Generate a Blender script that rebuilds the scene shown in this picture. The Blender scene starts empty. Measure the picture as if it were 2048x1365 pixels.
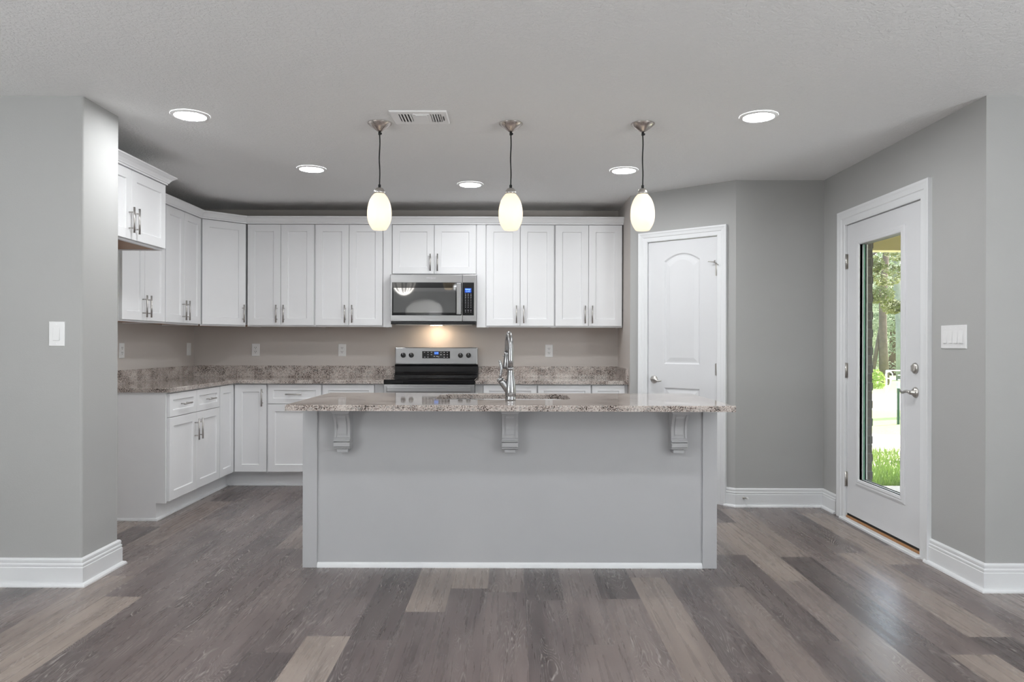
import bpy, bmesh, math, random
from mathutils import Matrix, Vector

random.seed(7)
PI = math.pi
SC = bpy.context.scene
COL = SC.collection

# ------------------------------------------------------------------ camera
F_PX, EYE, CEIL = 1465.0, 1.21, 2.44
cam_d = bpy.data.cameras.new('camera')
cam_d.sensor_width = 36.0
cam_d.lens = 36.0 * F_PX / 2048.0
cam_d.shift_x = 2.0 / 2048.0
cam_d.shift_y = 6.0 / 2048.0
cam_d.clip_start = 0.05
cam_d.clip_end = 300
cam = bpy.data.objects.new('camera', cam_d)
cam.location = (0, 0, EYE)
cam.rotation_euler = (PI / 2, -0.0028, 0)
COL.objects.link(cam)
SC.camera = cam

# ------------------------------------------------------------------ world, sun, large lights, exposure
world = bpy.data.worlds.new('world')
SC.world = world
world.use_nodes = True
wn, wl = world.node_tree.nodes, world.node_tree.links
for n in list(wn):
    wn.remove(n)
sky = wn.new('ShaderNodeTexSky')
sky.sky_type = 'NISHITA'
sky.sun_disc = False
sky.dust_density = 4.0
sky.sun_elevation = math.radians(58)
sky.sun_rotation = math.radians(60)
bg = wn.new('ShaderNodeBackground')
bg.inputs['Strength'].default_value = 0.75
wo = wn.new('ShaderNodeOutputWorld')
wl.new(sky.outputs[0], bg.inputs['Color'])
wl.new(bg.outputs[0], wo.inputs['Surface'])

sun_d = bpy.data.lights.new('sun', 'SUN')
sun_d.energy = 11.5
sun_d.angle = 0.01
sun_d.color = (1.0, 0.96, 0.88)
sun = bpy.data.objects.new('sun', sun_d)
sun.location = (30, 0, 40)
# light arrives from +X and slightly from -Y, high up
sun.rotation_euler = (math.radians(-16), math.radians(34), 0)
COL.objects.link(sun)

KITCHEN_LIGHT = 138.0      # emission of a kitchen downlight lens
LIVING_LIGHT = 7.5       # watts of one downlight over the living area
WINDOW_FILL = 10.0       # fill lamp added at the living room window in place of daylight

SIDE_FILL = 300.0        # unseen fill lamps added in the living area to brighten the ceiling


def area_light(name, loc, rot, power, sx, sy=None, color=(1, 1, 1), shape='RECTANGLE', spread=PI):
    d = bpy.data.lights.new(name, 'AREA')
    d.energy = power
    d.shape = shape
    d.size = sx
    if sy:
        d.size_y = sy
    d.color = color
    d.spread = spread
    o = bpy.data.objects.new(name, d)
    o.location = loc
    o.rotation_euler = rot
    COL.objects.link(o)
    return o


for lx, ly in ((-1.7, 2.35), (0.0, 2.35), (1.7, 2.35), (-2.4, -0.3), (0.1, -0.3), (2.4, -0.3), (-1.2, -2.8), (1.2, -2.8)):
    area_light('living_room_downlight', (lx, ly, CEIL - 0.012), (0, 0, 0), LIVING_LIGHT, 0.16, shape='DISK', color=(0.97, 0.985, 1.0))
area_light('window_fill_light', (1.6, -4.55, 1.45), (PI / 2 + 0.75, 0, 0), WINDOW_FILL, 2.2, 1.4, color=(0.95, 0.98, 1.0))

# added fill lamps by the living area side walls, tilted up at the ceiling
area_light('side_fill_light', (-4.35, -0.9, 1.1), (PI / 2 + 1.18, 0, -PI / 2), SIDE_FILL, 2.4, 1.9, color=(0.935, 0.98, 1.0))
area_light('side_fill_light', (4.35, -0.9, 1.1), (PI / 2 + 1.18, 0, PI / 2), SIDE_FILL * 1.15, 2.4, 1.9, color=(0.935, 0.98, 1.0))

SC.view_settings.view_transform = 'Standard'
SC.view_settings.look = 'None'
SC.view_settings.gamma = 1.0
SC.view_settings.use_curve_mapping = False
SC.view_settings.exposure = 0.15


# ------------------------------------------------------------------ materials
def srgb(r, g, b):
    f = lambda c: (c / 255) / 12.92 if c / 255 <= 0.04045 else ((c / 255 + 0.055) / 1.055) ** 2.4
    return (f(r), f(g), f(b), 1.0)


class NT:
    def __init__(self, name):
        self.m = bpy.data.materials.new(name)
        self.m.use_nodes = True
        self.n, self.l = self.m.node_tree.nodes, self.m.node_tree.links
        self.b = self.n['Principled BSDF']
        self.out = self.n['Material Output']

    def add(self, t, **kw):
        n = self.n.new(t)
        for k, v in kw.items():
            setattr(n, k, v)
        return n

    def link(self, a, b):
        self.l.new(a, b)

    def coord(self, scale=(1, 1, 1), loc=(0, 0, 0), rot=(0, 0, 0)):
        c = self.add('ShaderNodeTexCoord')
        m = self.add('ShaderNodeMapping')
        m.inputs['Scale'].default_value = scale
        m.inputs['Location'].default_value = loc
        m.inputs['Rotation'].default_value = rot
        self.link(c.outputs['Object'], m.inputs['Vector'])
        return m.outputs['Vector']

    def noise(self, vec, scale, detail=2, rough=0.5, dist=0.0):
        n = self.add('ShaderNodeTexNoise')
        n.inputs['Scale'].default_value = scale
        n.inputs['Detail'].default_value = detail
        n.inputs['Roughness'].default_value = rough
        n.inputs['Distortion'].default_value = dist
        if vec is not None:
            self.link(vec, n.inputs['Vector'])
        return n.outputs['Fac']

    def ramp(self, fac, stops, interp='LINEAR'):
        r = self.add('ShaderNodeValToRGB')
        r.color_ramp.interpolation = interp
        e = r.color_ramp.elements
        while len(e) < len(stops):
            e.new(0.5)
        for el, (p, c) in zip(e, stops):
            el.position = p
            el.color = c if len(c) == 4 else (*c, 1.0)
        self.link(fac, r.inputs['Fac'])
        return r.outputs['Color']

    def math(self, op, a, b=None, c=None, clamp=False):
        n = self.add('ShaderNodeMath', operation=op, use_clamp=clamp)
        for i, v in enumerate((a, b, c)):
            if v is None:
                continue
            if isinstance(v, (int, float)):
                n.inputs[i].default_value = v
            else:
                self.link(v, n.inputs[i])
        return n.outputs[0]

    def mix(self, fac, a, b, blend='MIX'):
        n = self.add('ShaderNodeMix', data_type='RGBA', blend_type=blend)
        ins = [i for i in n.inputs if i.enabled]
        for sock, v in zip((n.inputs[0], n.inputs[6], n.inputs[7]), (fac, a, b)):
            if isinstance(v, (int, float)):
                sock.default_value = v
            elif isinstance(v, tuple):
                sock.default_value = v if len(v) == 4 else (*v, 1.0)
            else:
                self.link(v, sock)
        return n.outputs[2]

    def bump(self, h, strength=0.2, dist=0.002):
        b = self.add('ShaderNodeBump')
        b.inputs['Strength'].default_value = strength
        b.inputs['Distance'].default_value = dist
        self.link(h, b.inputs['Height'])
        self.link(b.outputs['Normal'], self.b.inputs['Normal'])

    def set(self, color=None, rough=None, metal=None, spec=None, emit=None, es=None, coat=None):
        i = self.b.inputs
        if color is not None:
            if isinstance(color, tuple):
                i['Base Color'].default_value = color if len(color) == 4 else (*color, 1.0)
            else:
                self.link(color, i['Base Color'])
        if rough is not None:
            if isinstance(rough, (int, float)):
                i['Roughness'].default_value = rough
            else:
                self.link(rough, i['Roughness'])
        if metal is not None:
            i['Metallic'].default_value = metal
        if spec is not None:
            i['Specular IOR Level'].default_value = spec
        if emit is not None:
            i['Emission Color'].default_value = emit if len(emit) == 4 else (*emit, 1.0)
        if es is not None:
            i['Emission Strength'].default_value = es
        if coat is not None:
            i['Coat Weight'].default_value = coat
        return self


M = {}


def simple(name, color, rough=0.5, metal=0.0, spec=None, bump=None, var=0.02):
    t = NT(name)
    v = t.coord()
    f = t.noise(v, 6.0, 2)
    c0 = tuple(max(0, x * (1 - var)) for x in color[:3])
    c1 = tuple(min(1, x * (1 + var)) for x in color[:3])
    t.set(color=t.mix(f, c0, c1), rough=rough, metal=metal, spec=spec)
    if bump:
        t.bump(t.noise(v, bump[0], 3), bump[1], bump[2])
    M[name] = t.m
    return t.m


simple('wall_paint', (0.44, 0.44, 0.432), 0.75, spec=0.25, bump=(170, 0.22, 0.002), var=0.01)
simple('wall_paint_warm_lit', (0.55, 0.51, 0.48), 0.75, spec=0.25, bump=(170, 0.22, 0.002), var=0.01)  # the grey wall paint with warm kitchen light put into its colour
simple('trim_paint', (0.80, 0.81, 0.82), 0.35)
simple('cabinet_paint', (0.83, 0.83, 0.84), 0.38)
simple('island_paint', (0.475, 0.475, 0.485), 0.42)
simple('door_paint', (0.74, 0.745, 0.76), 0.4)
simple('plastic', (0.80, 0.80, 0.80), 0.35)
simple('dark_slot', (0.03, 0.03, 0.03), 0.6)
simple('gap_shade', (0.012, 0.011, 0.010), 0.7)
simple('maple_underside', (0.42, 0.22, 0.10), 0.5, var=0.15)
simple('raw_board', (0.20, 0.13, 0.08), 0.8, var=0.2)
simple('bare_wood', (0.45, 0.23, 0.10), 0.6, var=0.15)
simple('black_enamel', (0.008, 0.008, 0.009), 0.18)
simple('black_glass', (0.006, 0.006, 0.007), 0.04)
simple('knob_black', (0.005, 0.005, 0.005), 0.3)
simple('cord_black', (0.010, 0.010, 0.010), 0.7)
simple('nickel', (0.60, 0.58, 0.55), 0.28, metal=1.0)
simple('faucet_steel', (0.38, 0.38, 0.385), 0.25, metal=1.0)
simple('sink_steel', (0.35, 0.35, 0.35), 0.35, metal=1.0)
simple('button_white', (0.65, 0.65, 0.68), 0.5)
simple('vent_white', (0.92, 0.92, 0.92), 0.45)
simple('vent_hole', (0.05, 0.05, 0.05), 0.8)
simple('concrete', (0.52, 0.50, 0.46), 0.9, bump=(40, 0.3, 0.004), var=0.12)
simple('porch_paint', (0.62, 0.56, 0.30), 0.6)
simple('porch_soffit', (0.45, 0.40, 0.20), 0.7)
simple('bark', (0.20, 0.145, 0.11), 0.9, bump=(14, 0.8, 0.03), var=0.45)
simple('pale_bark', (0.36, 0.35, 0.33), 0.9, bump=(14, 0.8, 0.03), var=0.3)
simple('white_metal', (0.70, 0.74, 0.70), 0.5)
simple('green_metal', (0.03, 0.08, 0.04), 0.5)
simple('window_mesh_grey', (0.030, 0.030, 0.031), 0.03, spec=1.0)
M['window_mesh_grey'].node_tree.nodes['Principled BSDF'].inputs['IOR'].default_value = 1.9


def brushed(name, color, rough, axis):
    t = NT(name)
    sc = [3, 3, 3]
    for k in range(3):
        if k != axis:
            sc[k] = 600
    f = t.noise(t.coord(tuple(sc)), 1.0, 2)
    c0 = tuple(x * 0.93 for x in color)
    t.set(color=t.mix(f, c0, color), rough=t.math('MULTIPLY_ADD', f, 0.10, rough - 0.05), metal=1.0)
    t.bump(f, 0.03, 0.0005)
    M[name] = t.m


brushed('stainless', (0.45, 0.45, 0.455), 0.30, 0)
brushed('brushed_nickel', (0.55, 0.53, 0.51), 0.30, 2)
brushed('canopy_nickel', (0.60, 0.55, 0.52), 0.26, 2)


def glow(name, color, strength):
    t = NT(name)
    t.set(color=(0.02, 0.02, 0.03) if name.startswith('display') else (0.8, 0.8, 0.8), rough=0.5, emit=color, es=strength)
    M[name] = t.m


glow('downlight_lens', (0.965, 0.985, 1.0), KITCHEN_LIGHT)
glow('cooktop_lamp_glow', (1.0, 0.76, 0.52), 95.0)
glow('display_blue', (0.0, 0.10, 0.75), 0.9)
glow('display_digits', (0.35, 0.72, 1.0), 1.0)
glow('chandelier_glow', (1.0, 0.95, 0.88), 6.0)

# ceiling: knock-down drywall texture
t = NT('ceiling_texture')
v = t.coord()
f = t.noise(v, 55, 5, 0.6, 0.6)
h = t.ramp(f, [(0.42, (0, 0, 0)), (0.56, (1, 1, 1))])
t.set(color=(0.89, 0.89, 0.885), rough=0.9, spec=0.2)
t.bump(h, 0.5, 0.004)
M['ceiling_texture'] = t.m

# frosted glass of the pendants
t = NT('frosted_glass')
f = t.noise(t.coord(), 5, 1)
tr = t.add('ShaderNodeBsdfTranslucent')
tr.inputs['Color'].default_value = (0.95, 0.86, 0.70, 1)
t.set(color=t.mix(f, (0.86, 0.84, 0.80), (0.9, 0.88, 0.84)), rough=0.25, emit=(1.0, 0.885, 0.715), es=0.56)
ms = t.add('ShaderNodeMixShader')
ms.inputs[0].default_value = 0.55
t.link(t.b.outputs[0], ms.inputs[1])
t.link(tr.outputs[0], ms.inputs[2])
t.link(ms.outputs[0], t.out.inputs['Surface'])
M['frosted_glass'] = t.m

# clear door pane
t = NT('clear_glass')
tp = t.add('ShaderNodeBsdfTransparent')
tp.inputs['Color'].default_value = (0.955, 0.98, 0.965, 1)
gl = t.add('ShaderNodeBsdfGlossy')
gl.inputs['Roughness'].default_value = 0.0
fr = t.add('ShaderNodeFresnel')
gm = t.add('ShaderNodeNewGeometry')
t.link(t.math('MULTIPLY_ADD', gm.outputs['Backfacing'], 1 / 1.45 - 1.45, 1.45), fr.inputs['IOR'])
ms = t.add('ShaderNodeMixShader')
t.link(fr.outputs[0], ms.inputs[0])
t.link(tp.outputs[0], ms.inputs[1])
t.link(gl.outputs[0], ms.inputs[2])
t.link(ms.outputs[0], t.out.inputs['Surface'])
M['clear_glass'] = t.m
simple('glass_edge', (0.30, 0.62, 0.45), 0.2)

# granite
t = NT('granite')
v = t.coord()
big = t.noise(v, 9, 2, 0.5)
fine = t.noise(v, 150, 3, 0.60, 0.3)
s = t.math('MULTIPLY_ADD', big, 0.46, t.math('SUBTRACT', fine, 0.23))
base = t.ramp(s, [(0.350, (0.040, 0.029, 0.025)), (0.390, (0.125, 0.095, 0.083)), (0.432, (0.37, 0.315, 0.285)),
                  (0.54, (0.50, 0.435, 0.40)), (0.66, (0.60, 0.555, 0.52))])
vo = t.add('ShaderNodeTexVoronoi')
vo.inputs['Scale'].default_value = 120
t.link(v, vo.inputs['Vector'])
sep = t.add('ShaderNodeSeparateColor')
t.link(vo.outputs['Color'], sep.inputs[0])
k = t.math('GREATER_THAN', sep.outputs[0], 0.84)
grey = t.mix(sep.outputs[1], (0.30, 0.31, 0.30), (0.16, 0.15, 0.14))
t.set(color=t.mix(t.math('MULTIPLY', k, 0.55), base, grey), rough=0.045)
M['granite'] = t.m

# vinyl plank floor, boards running towards the back wall
PW, PL, X_SEAM = 0.1826, 1.22, 0.254
t = NT('plank_floor')
co = t.add('ShaderNodeTexCoord')
sx = t.add('ShaderNodeSeparateXYZ')
t.link(co.outputs['Object'], sx.inputs[0])
u = t.math('DIVIDE', t.math('SUBTRACT', sx.outputs[0], X_SEAM), PW)
row = t.math('FLOOR', u)
wr = t.add('ShaderNodeTexWhiteNoise', noise_dimensions='1D')
t.link(row, wr.inputs['W'])
w_ = t.math('ADD', t.math('DIVIDE', sx.outputs[1], PL), wr.outputs['Value'])
col = t.math('FLOOR', w_)
cb = t.add('ShaderNodeCombineXYZ')
t.link(row, cb.inputs[0])
t.link(col, cb.inputs[1])
wp = t.add('ShaderNodeTexWhiteNoise', noise_dimensions='2D')
t.link(cb.outputs[0], wp.inputs['Vector'])
rnd = t.add('ShaderNodeSeparateColor')
t.link(wp.outputs['Color'], rnd.inputs[0])
# coordinates shifted per board
sh = t.add('ShaderNodeCombineXYZ')
t.link(t.math('MULTIPLY', rnd.outputs[0], 37.0), sh.inputs[0])
t.link(t.math('MULTIPLY', rnd.outputs[1], 53.0), sh.inputs[1])
va = t.add('ShaderNodeVectorMath', operation='ADD')
t.link(co.outputs['Object'], va.inputs[0])
t.link(sh.outputs[0], va.inputs[1])


def scaled(vec, sc):
    n = t.add('ShaderNodeMapping')
    n.inputs['Scale'].default_value = sc
    t.link(vec, n.inputs['Vector'])
    return n.outputs['Vector']


tone = t.ramp(rnd.outputs[2], [(0.0, srgb(90, 79, 77)), (0.35, srgb(104, 92, 90)), (0.62, srgb(120, 107, 104)),
                               (0.86, srgb(136, 123, 117)), (1.0, srgb(158, 144, 134))])
streak = t.noise(scaled(va.outputs[0], (38, 1.6, 1)), 1.0, 4, 0.6)
cloud = t.noise(scaled(va.outputs[0], (7, 0.9, 1)), 1.0, 2, 0.5)
fine = t.noise(scaled(va.outputs[0], (420, 8, 1)), 1.0, 2, 0.5)
c = t.mix(t.ramp(streak, [(0.30, (0, 0, 0)), (0.66, (1, 1, 1))]), t.mix(1.0, tone, (0.72, 0.71, 0.71), 'MULTIPLY'), tone)
c = t.mix(t.ramp(cloud, [(0.30, (0.75, 0.75, 0.75)), (0.52, (0, 0, 0))]), c, t.mix(1.0, c, (0.52, 0.49, 0.50), 'MULTIPLY'))
c = t.mix(t.math('MULTIPLY', t.ramp(fine, [(0.46, (0, 0, 0)), (0.68, (1, 1, 1))]), 0.20), c, t.mix(1.0, c, (0.70, 0.70, 0.70), 'MULTIPLY'))
# cathedral grain: contour lines of a stretched noise, limed pale
rings = t.noise(scaled(va.outputs[0], (7.0, 1.0, 1)), 1.0, 2.0, 0.40, 0.45)
ln = t.math('FRACT', t.math('MULTIPLY', rings, 60.0))
ln = t.math('ABSOLUTE', t.math('SUBTRACT', ln, 0.5))
line = t.ramp(ln, [(0.0, (1, 1, 1)), (0.10, (0.6, 0.6, 0.6)), (0.17, (0, 0, 0))])
msk = t.noise(scaled(va.outputs[0], (6, 1.1, 1)), 1.3, 2, 0.5)
mask = t.ramp(msk, [(0.41, (0, 0, 0)), (0.60, (1, 1, 1))])
brk = t.ramp(t.noise(scaled(va.outputs[0], (90, 14, 1)), 1.0, 2), [(0.36, (0, 0, 0)), (0.56, (1, 1, 1))])
lf = t.math('MULTIPLY', t.math('MULTIPLY', line, mask), t.math('MULTIPLY', brk, 0.66))
c = t.mix(lf, c, srgb(182, 174, 168))
# dark seams between boards
fu = t.math('ABSOLUTE', t.math('SUBTRACT', t.math('FRACT', u), 0.5))
fw = t.math('ABSOLUTE', t.math('SUBTRACT', t.math('FRACT', w_), 0.5))
seam = t.math('MAXIMUM', t.math('GREATER_THAN', fu, 0.4945), t.math('GREATER_THAN', fw, 0.4990))
c = t.mix(t.math('MULTIPLY', seam, 0.45), c, (0.03, 0.026, 0.025))
t.set(color=c, rough=t.math('MULTIPLY_ADD', streak, 0.14, 0.21), spec=0.75)
t.bump(t.math('SUBTRACT', t.math('MULTIPLY', fine, 0.25), seam), 0.10, 0.001)
M['plank_floor'] = t.m

# lawn: dry tan patch, plus bright sun and tree-shade bands painted across
t = NT('lawn_grass')
v = t.coord()
patch0 = t.noise(v, 0.9, 3, 0.6)
sy = t.add('ShaderNodeSeparateXYZ')
t.link(v, sy.inputs[0])
yy = t.math('MULTIPLY_ADD', patch0, 2.4, t.math('SUBTRACT', sy.outputs[1], 1.2))
yr = t.math('DIVIDE', yy, 30.0)
patch = t.ramp(yr, [(0.0, (0.2, 0.2, 0.2)), (0.255, (0.3, 0.3, 0.3)), (0.275, (1, 1, 1)), (0.335, (1, 1, 1)), (0.36, (0.4, 0.4, 0.4)), (0.45, (0.25, 0.25, 0.25)),
                    (0.48, (0.35, 0.35, 0.35)), (0.50, (1, 1, 1)), (0.62, (1, 1, 1)), (0.66, (0.3, 0.3, 0.3)), (1.0, (0.5, 0.5, 0.5))])
fineg = t.noise(v, 25, 3, 0.7)
dry_sunlit = t.mix(fineg, (0.62, 0.53, 0.40), (0.78, 0.70, 0.58))
grn = t.mix(fineg, (0.14, 0.22, 0.06), (0.34, 0.44, 0.17))
t.set(color=t.mix(t.ramp(patch, [(0.44, (0, 0, 0)), (0.58, (1, 1, 1))]), grn, dry_sunlit), rough=0.9)
t.bump(fineg, 0.6, 0.03)
M['lawn_grass'] = t.m


def leafy(name, a, b):
    t = NT(name)
    f = t.noise(t.coord(), 3.0, 4, 0.7)
    c = t.mix(t.ramp(f, [(0.35, (0, 0, 0)), (0.65, (1, 1, 1))]), a, b)
    t.set(color=c, rough=0.6)
    tr = t.add('ShaderNodeBsdfTranslucent')
    t.link(c, tr.inputs['Color'])
    ms = t.add('ShaderNodeMixShader')
    ms.inputs[0].default_value = 0.4
    t.link(t.b.outputs[0], ms.inputs[1])
    t.link(tr.outputs[0], ms.inputs[2])
    t.link(ms.outputs[0], t.out.inputs['Surface'])
    M[name] = t.m


leafy('leaf_green', (0.12, 0.19, 0.08), (0.36, 0.43, 0.24))
leafy('leaf_olive', (0.12, 0.14, 0.03), (0.30, 0.33, 0.10))
leafy('leaf_pale', (0.24, 0.31, 0.17), (0.50, 0.55, 0.38))
leafy('leaf_lime', (0.28, 0.40, 0.05), (0.52, 0.62, 0.14))
leafy('grass_blade', (0.10, 0.18, 0.03), (0.24, 0.34, 0.09))

# brick
t = NT('brick')
co_ = t.coord(rot=(PI / 2, 0, 0))
bt = t.add('ShaderNodeTexBrick')
bt.inputs['Color1'].default_value = (0.12, 0.11, 0.10, 1)
bt.inputs['Color2'].default_value = (0.19, 0.17, 0.15, 1)
bt.inputs['Mortar'].default_value = (0.20, 0.20, 0.19, 1)
bt.inputs['Scale'].default_value = 1.0
bt.inputs['Mortar Size'].default_value = 0.006
bt.inputs['Brick Width'].default_value = 0.2
bt.inputs['Row Height'].default_value = 0.072
t.link(co_, bt.inputs['Vector'])
t.set(color=bt.outputs['Color'], rough=0.9)
t.bump(t.noise(co_, 60, 3), 0.4, 0.004)
M['brick'] = t.m


# ------------------------------------------------------------------ mesh building
class MB:
    """collects shapes of one mesh"""

    def __init__(self):
        self.v, self.f, self.s = [], [], []

    def _add(self, vs, fs, smooth=False):
        o = len(self.v)
        self.v += [tuple(p) for p in vs]
        self.f += [tuple(i + o for i in q) for q in fs]
        self.s += [smooth] * len(fs)

    def box(self, x0, x1, y0, y1, z0, z1, bev=0.0):
        if bev <= 0:
            vs = [(x, y, z) for x in (x0, x1) for y in (y0, y1) for z in (z0, z1)]
            fs = [(0, 1, 3, 2), (4, 6, 7, 5), (0, 4, 5, 1), (2, 3, 7, 6), (0, 2, 6, 4), (1, 5, 7, 3)]
            self._add(vs, fs)
        else:
            bm = bmesh.new()
            bmesh.ops.create_cube(bm, size=1.0)
            for w in bm.verts:
                w.co = Vector(((x0 + x1) / 2 + w.co.x * (x1 - x0), (y0 + y1) / 2 + w.co.y * (y1 - y0), (z0 + z1) / 2 + w.co.z * (z1 - z0)))
            bmesh.ops.bevel(bm, geom=bm.edges[:], offset=bev, segments=2, profile=0.5, affect='EDGES')
            self.from_bm(bm)
        return self

    def from_bm(self, bm, smooth=False):
        bm.verts.index_update()
        self._add([w.co[:] for w in bm.verts], [[w.index for w in q.verts] for q in bm.faces], smooth)
        bm.free()

    def loops(self, rings, cap0=False, cap1=False, closed=True, smooth=False):
        """rings: equal-length point lists bridged one to the next"""
        n = len(rings[0])
        vs = [p for r in rings for p in r]
        fs = []
        m = n if closed else n - 1
        for a in range(len(rings) - 1):
            for i in range(m):
                j = (i + 1) % n
                fs.append((a * n + i, a * n + j, (a + 1) * n + j, (a + 1) * n + i))
        o = len(self.v)
        self._add(vs, fs, smooth)
        caps = []
        if cap0:
            caps.append(tuple(reversed(range(n))))
        if cap1:
            caps.append(tuple(range((len(rings) - 1) * n, len(rings) * n)))
        for q in caps:
            self.f.append(tuple(i + o for i in q))
            self.s.append(False)
        return self

    def panel(self, x0, x1, z0, z1, steps, back=None):
        """rectangle facing -y built of inset rings [(inset, y)...], the last capped"""
        rings = [[(x0 + i, y, z0 + i), (x1 - i, y, z0 + i), (x1 - i, y, z1 - i), (x0 + i, y, z1 - i)] for i, y in steps]
        return self.loops(rings, cap0=True, cap1=True)

    def prism(self, poly, z0, z1, ease=0.0):
        """plan polygon (counter-clockwise) raised from z0 to z1"""
        rings = [[(x, y, z0) for x, y in poly]]
        if ease:
            rings += [[(x, y, z1 - ease) for x, y in poly], [(x, y, z1) for x, y in inset_poly(poly, ease)]]
        else:
            rings += [[(x, y, z1) for x, y in poly]]
        return self.loops(rings, cap0=True, cap1=True)

    def lathe(self, prof, cx=0, cy=0, cz=0, n=32, axis='z', cap0=True, cap1=True):
        rings = []
        for r, h in prof:
            ring = []
            for i in range(n):
                a = 2 * PI * i / n
                p, q = r * math.cos(a), r * math.sin(a)
                if axis == 'z':
                    ring.append((cx + p, cy + q, cz + h))
                elif axis == 'y':
                    ring.append((cx + p, cy + h, cz - q))
                else:
                    ring.append((cx + h, cy + p, cz + q))
            rings.append(ring)
        return self.loops(rings, cap0=cap0, cap1=cap1, smooth=True)

    def tube(self, pts, rad, n=12, squash=None):
        pts = [Vector(p) for p in pts]
        rad = rad if isinstance(rad, (list, tuple)) else [rad] * len(pts)
        rings = []
        up = None
        for i, p in enumerate(pts):
            d = (pts[min(i + 1, len(pts) - 1)] - pts[max(i - 1, 0)]).normalized()
            if up is None:
                up = Vector((0, 0, 1)) if abs(d.z) < 0.9 else Vector((1, 0, 0))
            a = d.cross(up).normalized()
            b = a.cross(d).normalized()
            up = b
            r = rad[i]
            ra, rb = (r, r) if not squash else (r * squash[0], r * squash[1])
            rings.append([tuple(p + a * ra * math.cos(2 * PI * k / n) + b * rb * math.sin(2 * PI * k / n)) for k in range(n)])
        return self.loops(rings, cap0=True, cap1=True, smooth=True)

    def sweep(self, path, prof, side=1):
        """profile (out, z) swept along a plan polyline; out grows to the right of travel (side=1)"""
        nrm = []
        for a, b in zip(path[:-1], path[1:]):
            d = Vector((b[0] - a[0], b[1] - a[1])).normalized()
            nrm.append(Vector((d.y, -d.x)) * side)
        rings = []
        for i, p in enumerate(path):
            if i == 0:
                m = nrm[0]
            elif i == len(path) - 1:
                m = nrm[-1]
            else:
                s = nrm[i - 1] + nrm[i]
                m = s / max(0.2, s.dot(nrm[i]))
            rings.append([(p[0] + m.x * o, p[1] + m.y * o, z) for o, z in prof])
        return self.loops(rings, cap0=True, cap1=True)

    def holed(self, outer, holes, to3d, flip=False):
        """flat face with holes (2-D loops), placed by to3d"""
        bm = bmesh.new()
        ed = []
        for lp in [outer] + holes:
            ws = [bm.verts.new((x, y, 0)) for x, y in lp]
            for a, b in zip(ws, ws[1:] + ws[:1]):
                ed.append(bm.edges.new((a, b)))
        bmesh.ops.triangle_fill(bm, use_beauty=True, use_dissolve=False, edges=ed)
        for q in bm.faces:
            if (q.normal.z < 0) != flip:
                q.normal_flip()
        for w in bm.verts:
            w.co = Vector(to3d(w.co.x, w.co.y))
        self.from_bm(bm)
        return self

    def build(self, name, mat, parent=None, world=False, fix=True):
        me = bpy.data.meshes.new(name)
        vs = self.v
        if world and parent is not None:
            root = parent
            while root.parent:
                root = root.parent
            mi = (Matrix.Translation(root.location) @ Matrix.Rotation(root.rotation_euler.z, 4, 'Z')).inverted()
            vs = [tuple(mi @ Vector(p)) for p in vs]
        me.from_pydata(vs, [], self.f)
        me.polygons.foreach_set('use_smooth', self.s)
        me.update()
        if fix:
            bm = bmesh.new()
            bm.from_mesh(me)
            bmesh.ops.recalc_face_normals(bm, faces=bm.faces[:])
            bm.to_mesh(me)
            bm.free()
        me.materials.append(M[mat])
        o = bpy.data.objects.new(name, me)
        COL.objects.link(o)
        if parent is not None:
            o.parent = parent
        return o


def inset_poly(poly, d):
    n = len(poly)
    out = []
    for i in range(n):
        a, b, c = Vector(poly[i - 1]), Vector(poly[i]), Vector(poly[(i + 1) % n])
        e1, e2 = (b - a).normalized(), (c - b).normalized()
        n1, n2 = Vector((-e1.y, e1.x)), Vector((-e2.y, e2.x))
        s = n1 + n2
        m = s / max(0.2, s.dot(n1))
        out.append((b.x + m.x * d, b.y + m.y * d))
    return out


def tag(o, label, cat, group=None, kind=None):
    o['label'] = label
    o['category'] = cat
    if group:
        o['group'] = group
    if kind:
        o['kind'] = kind
    return o


def thing(name, label, cat, loc=(0, 0, 0), rz=0.0, group=None, kind=None):
    o = bpy.data.objects.new(name, None)
    o.empty_display_size = 0.05
    COL.objects.link(o)
    o.location = loc
    o.rotation_euler = (0, 0, rz)
    return tag(o, label, cat, group, kind)


def copy_tree(o, parent=None):
    c = o.copy()
    COL.objects.link(c)
    c.parent = parent
    for ch in list(o.children):
        copy_tree(ch, c)
    return c


def struct(name, mb, mat, label, cat):
    return tag(mb.build(name, mat), label, cat, kind='structure')


def text_part(name, body, mat, parent, size, x, y, z, depth=0.0004, align='CENTER'):
    cu = bpy.data.curves.new(name, 'FONT')
    cu.body = body
    cu.size = size
    cu.align_x = align
    cu.align_y = 'CENTER'
    cu.extrude = depth
    tmp = bpy.data.objects.new(name, cu)
    COL.objects.link(tmp)
    dg = bpy.context.evaluated_depsgraph_get()
    me = bpy.data.meshes.new_from_object(tmp.evaluated_get(dg))
    bpy.data.objects.remove(tmp)
    me.transform(Matrix.Translation((x, y, z)) @ Matrix.Rotation(PI / 2, 4, 'X'))
    me.materials.clear()
    me.materials.append(M[mat])
    o = bpy.data.objects.new(name, me)
    COL.objects.link(o)
    o.parent = parent
    return o


# ------------------------------------------------------------------ room shell
XL, YB = -2.92, 6.745            # kitchen left wall, back wall
XR, YR0, YR1 = 2.335, 3.603, 5.47  # right wall plane and its ends
PX, PY0, PY1 = -2.137, 3.65, 3.99  # partition on the left
DA, DB = (0.985, 6.06), (1.678, 5.47)  # pantry wall, its two ends
LX0, LX1, LY = -4.4, 4.4, -4.7   # living area behind the camera
YC = 3.0

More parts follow.
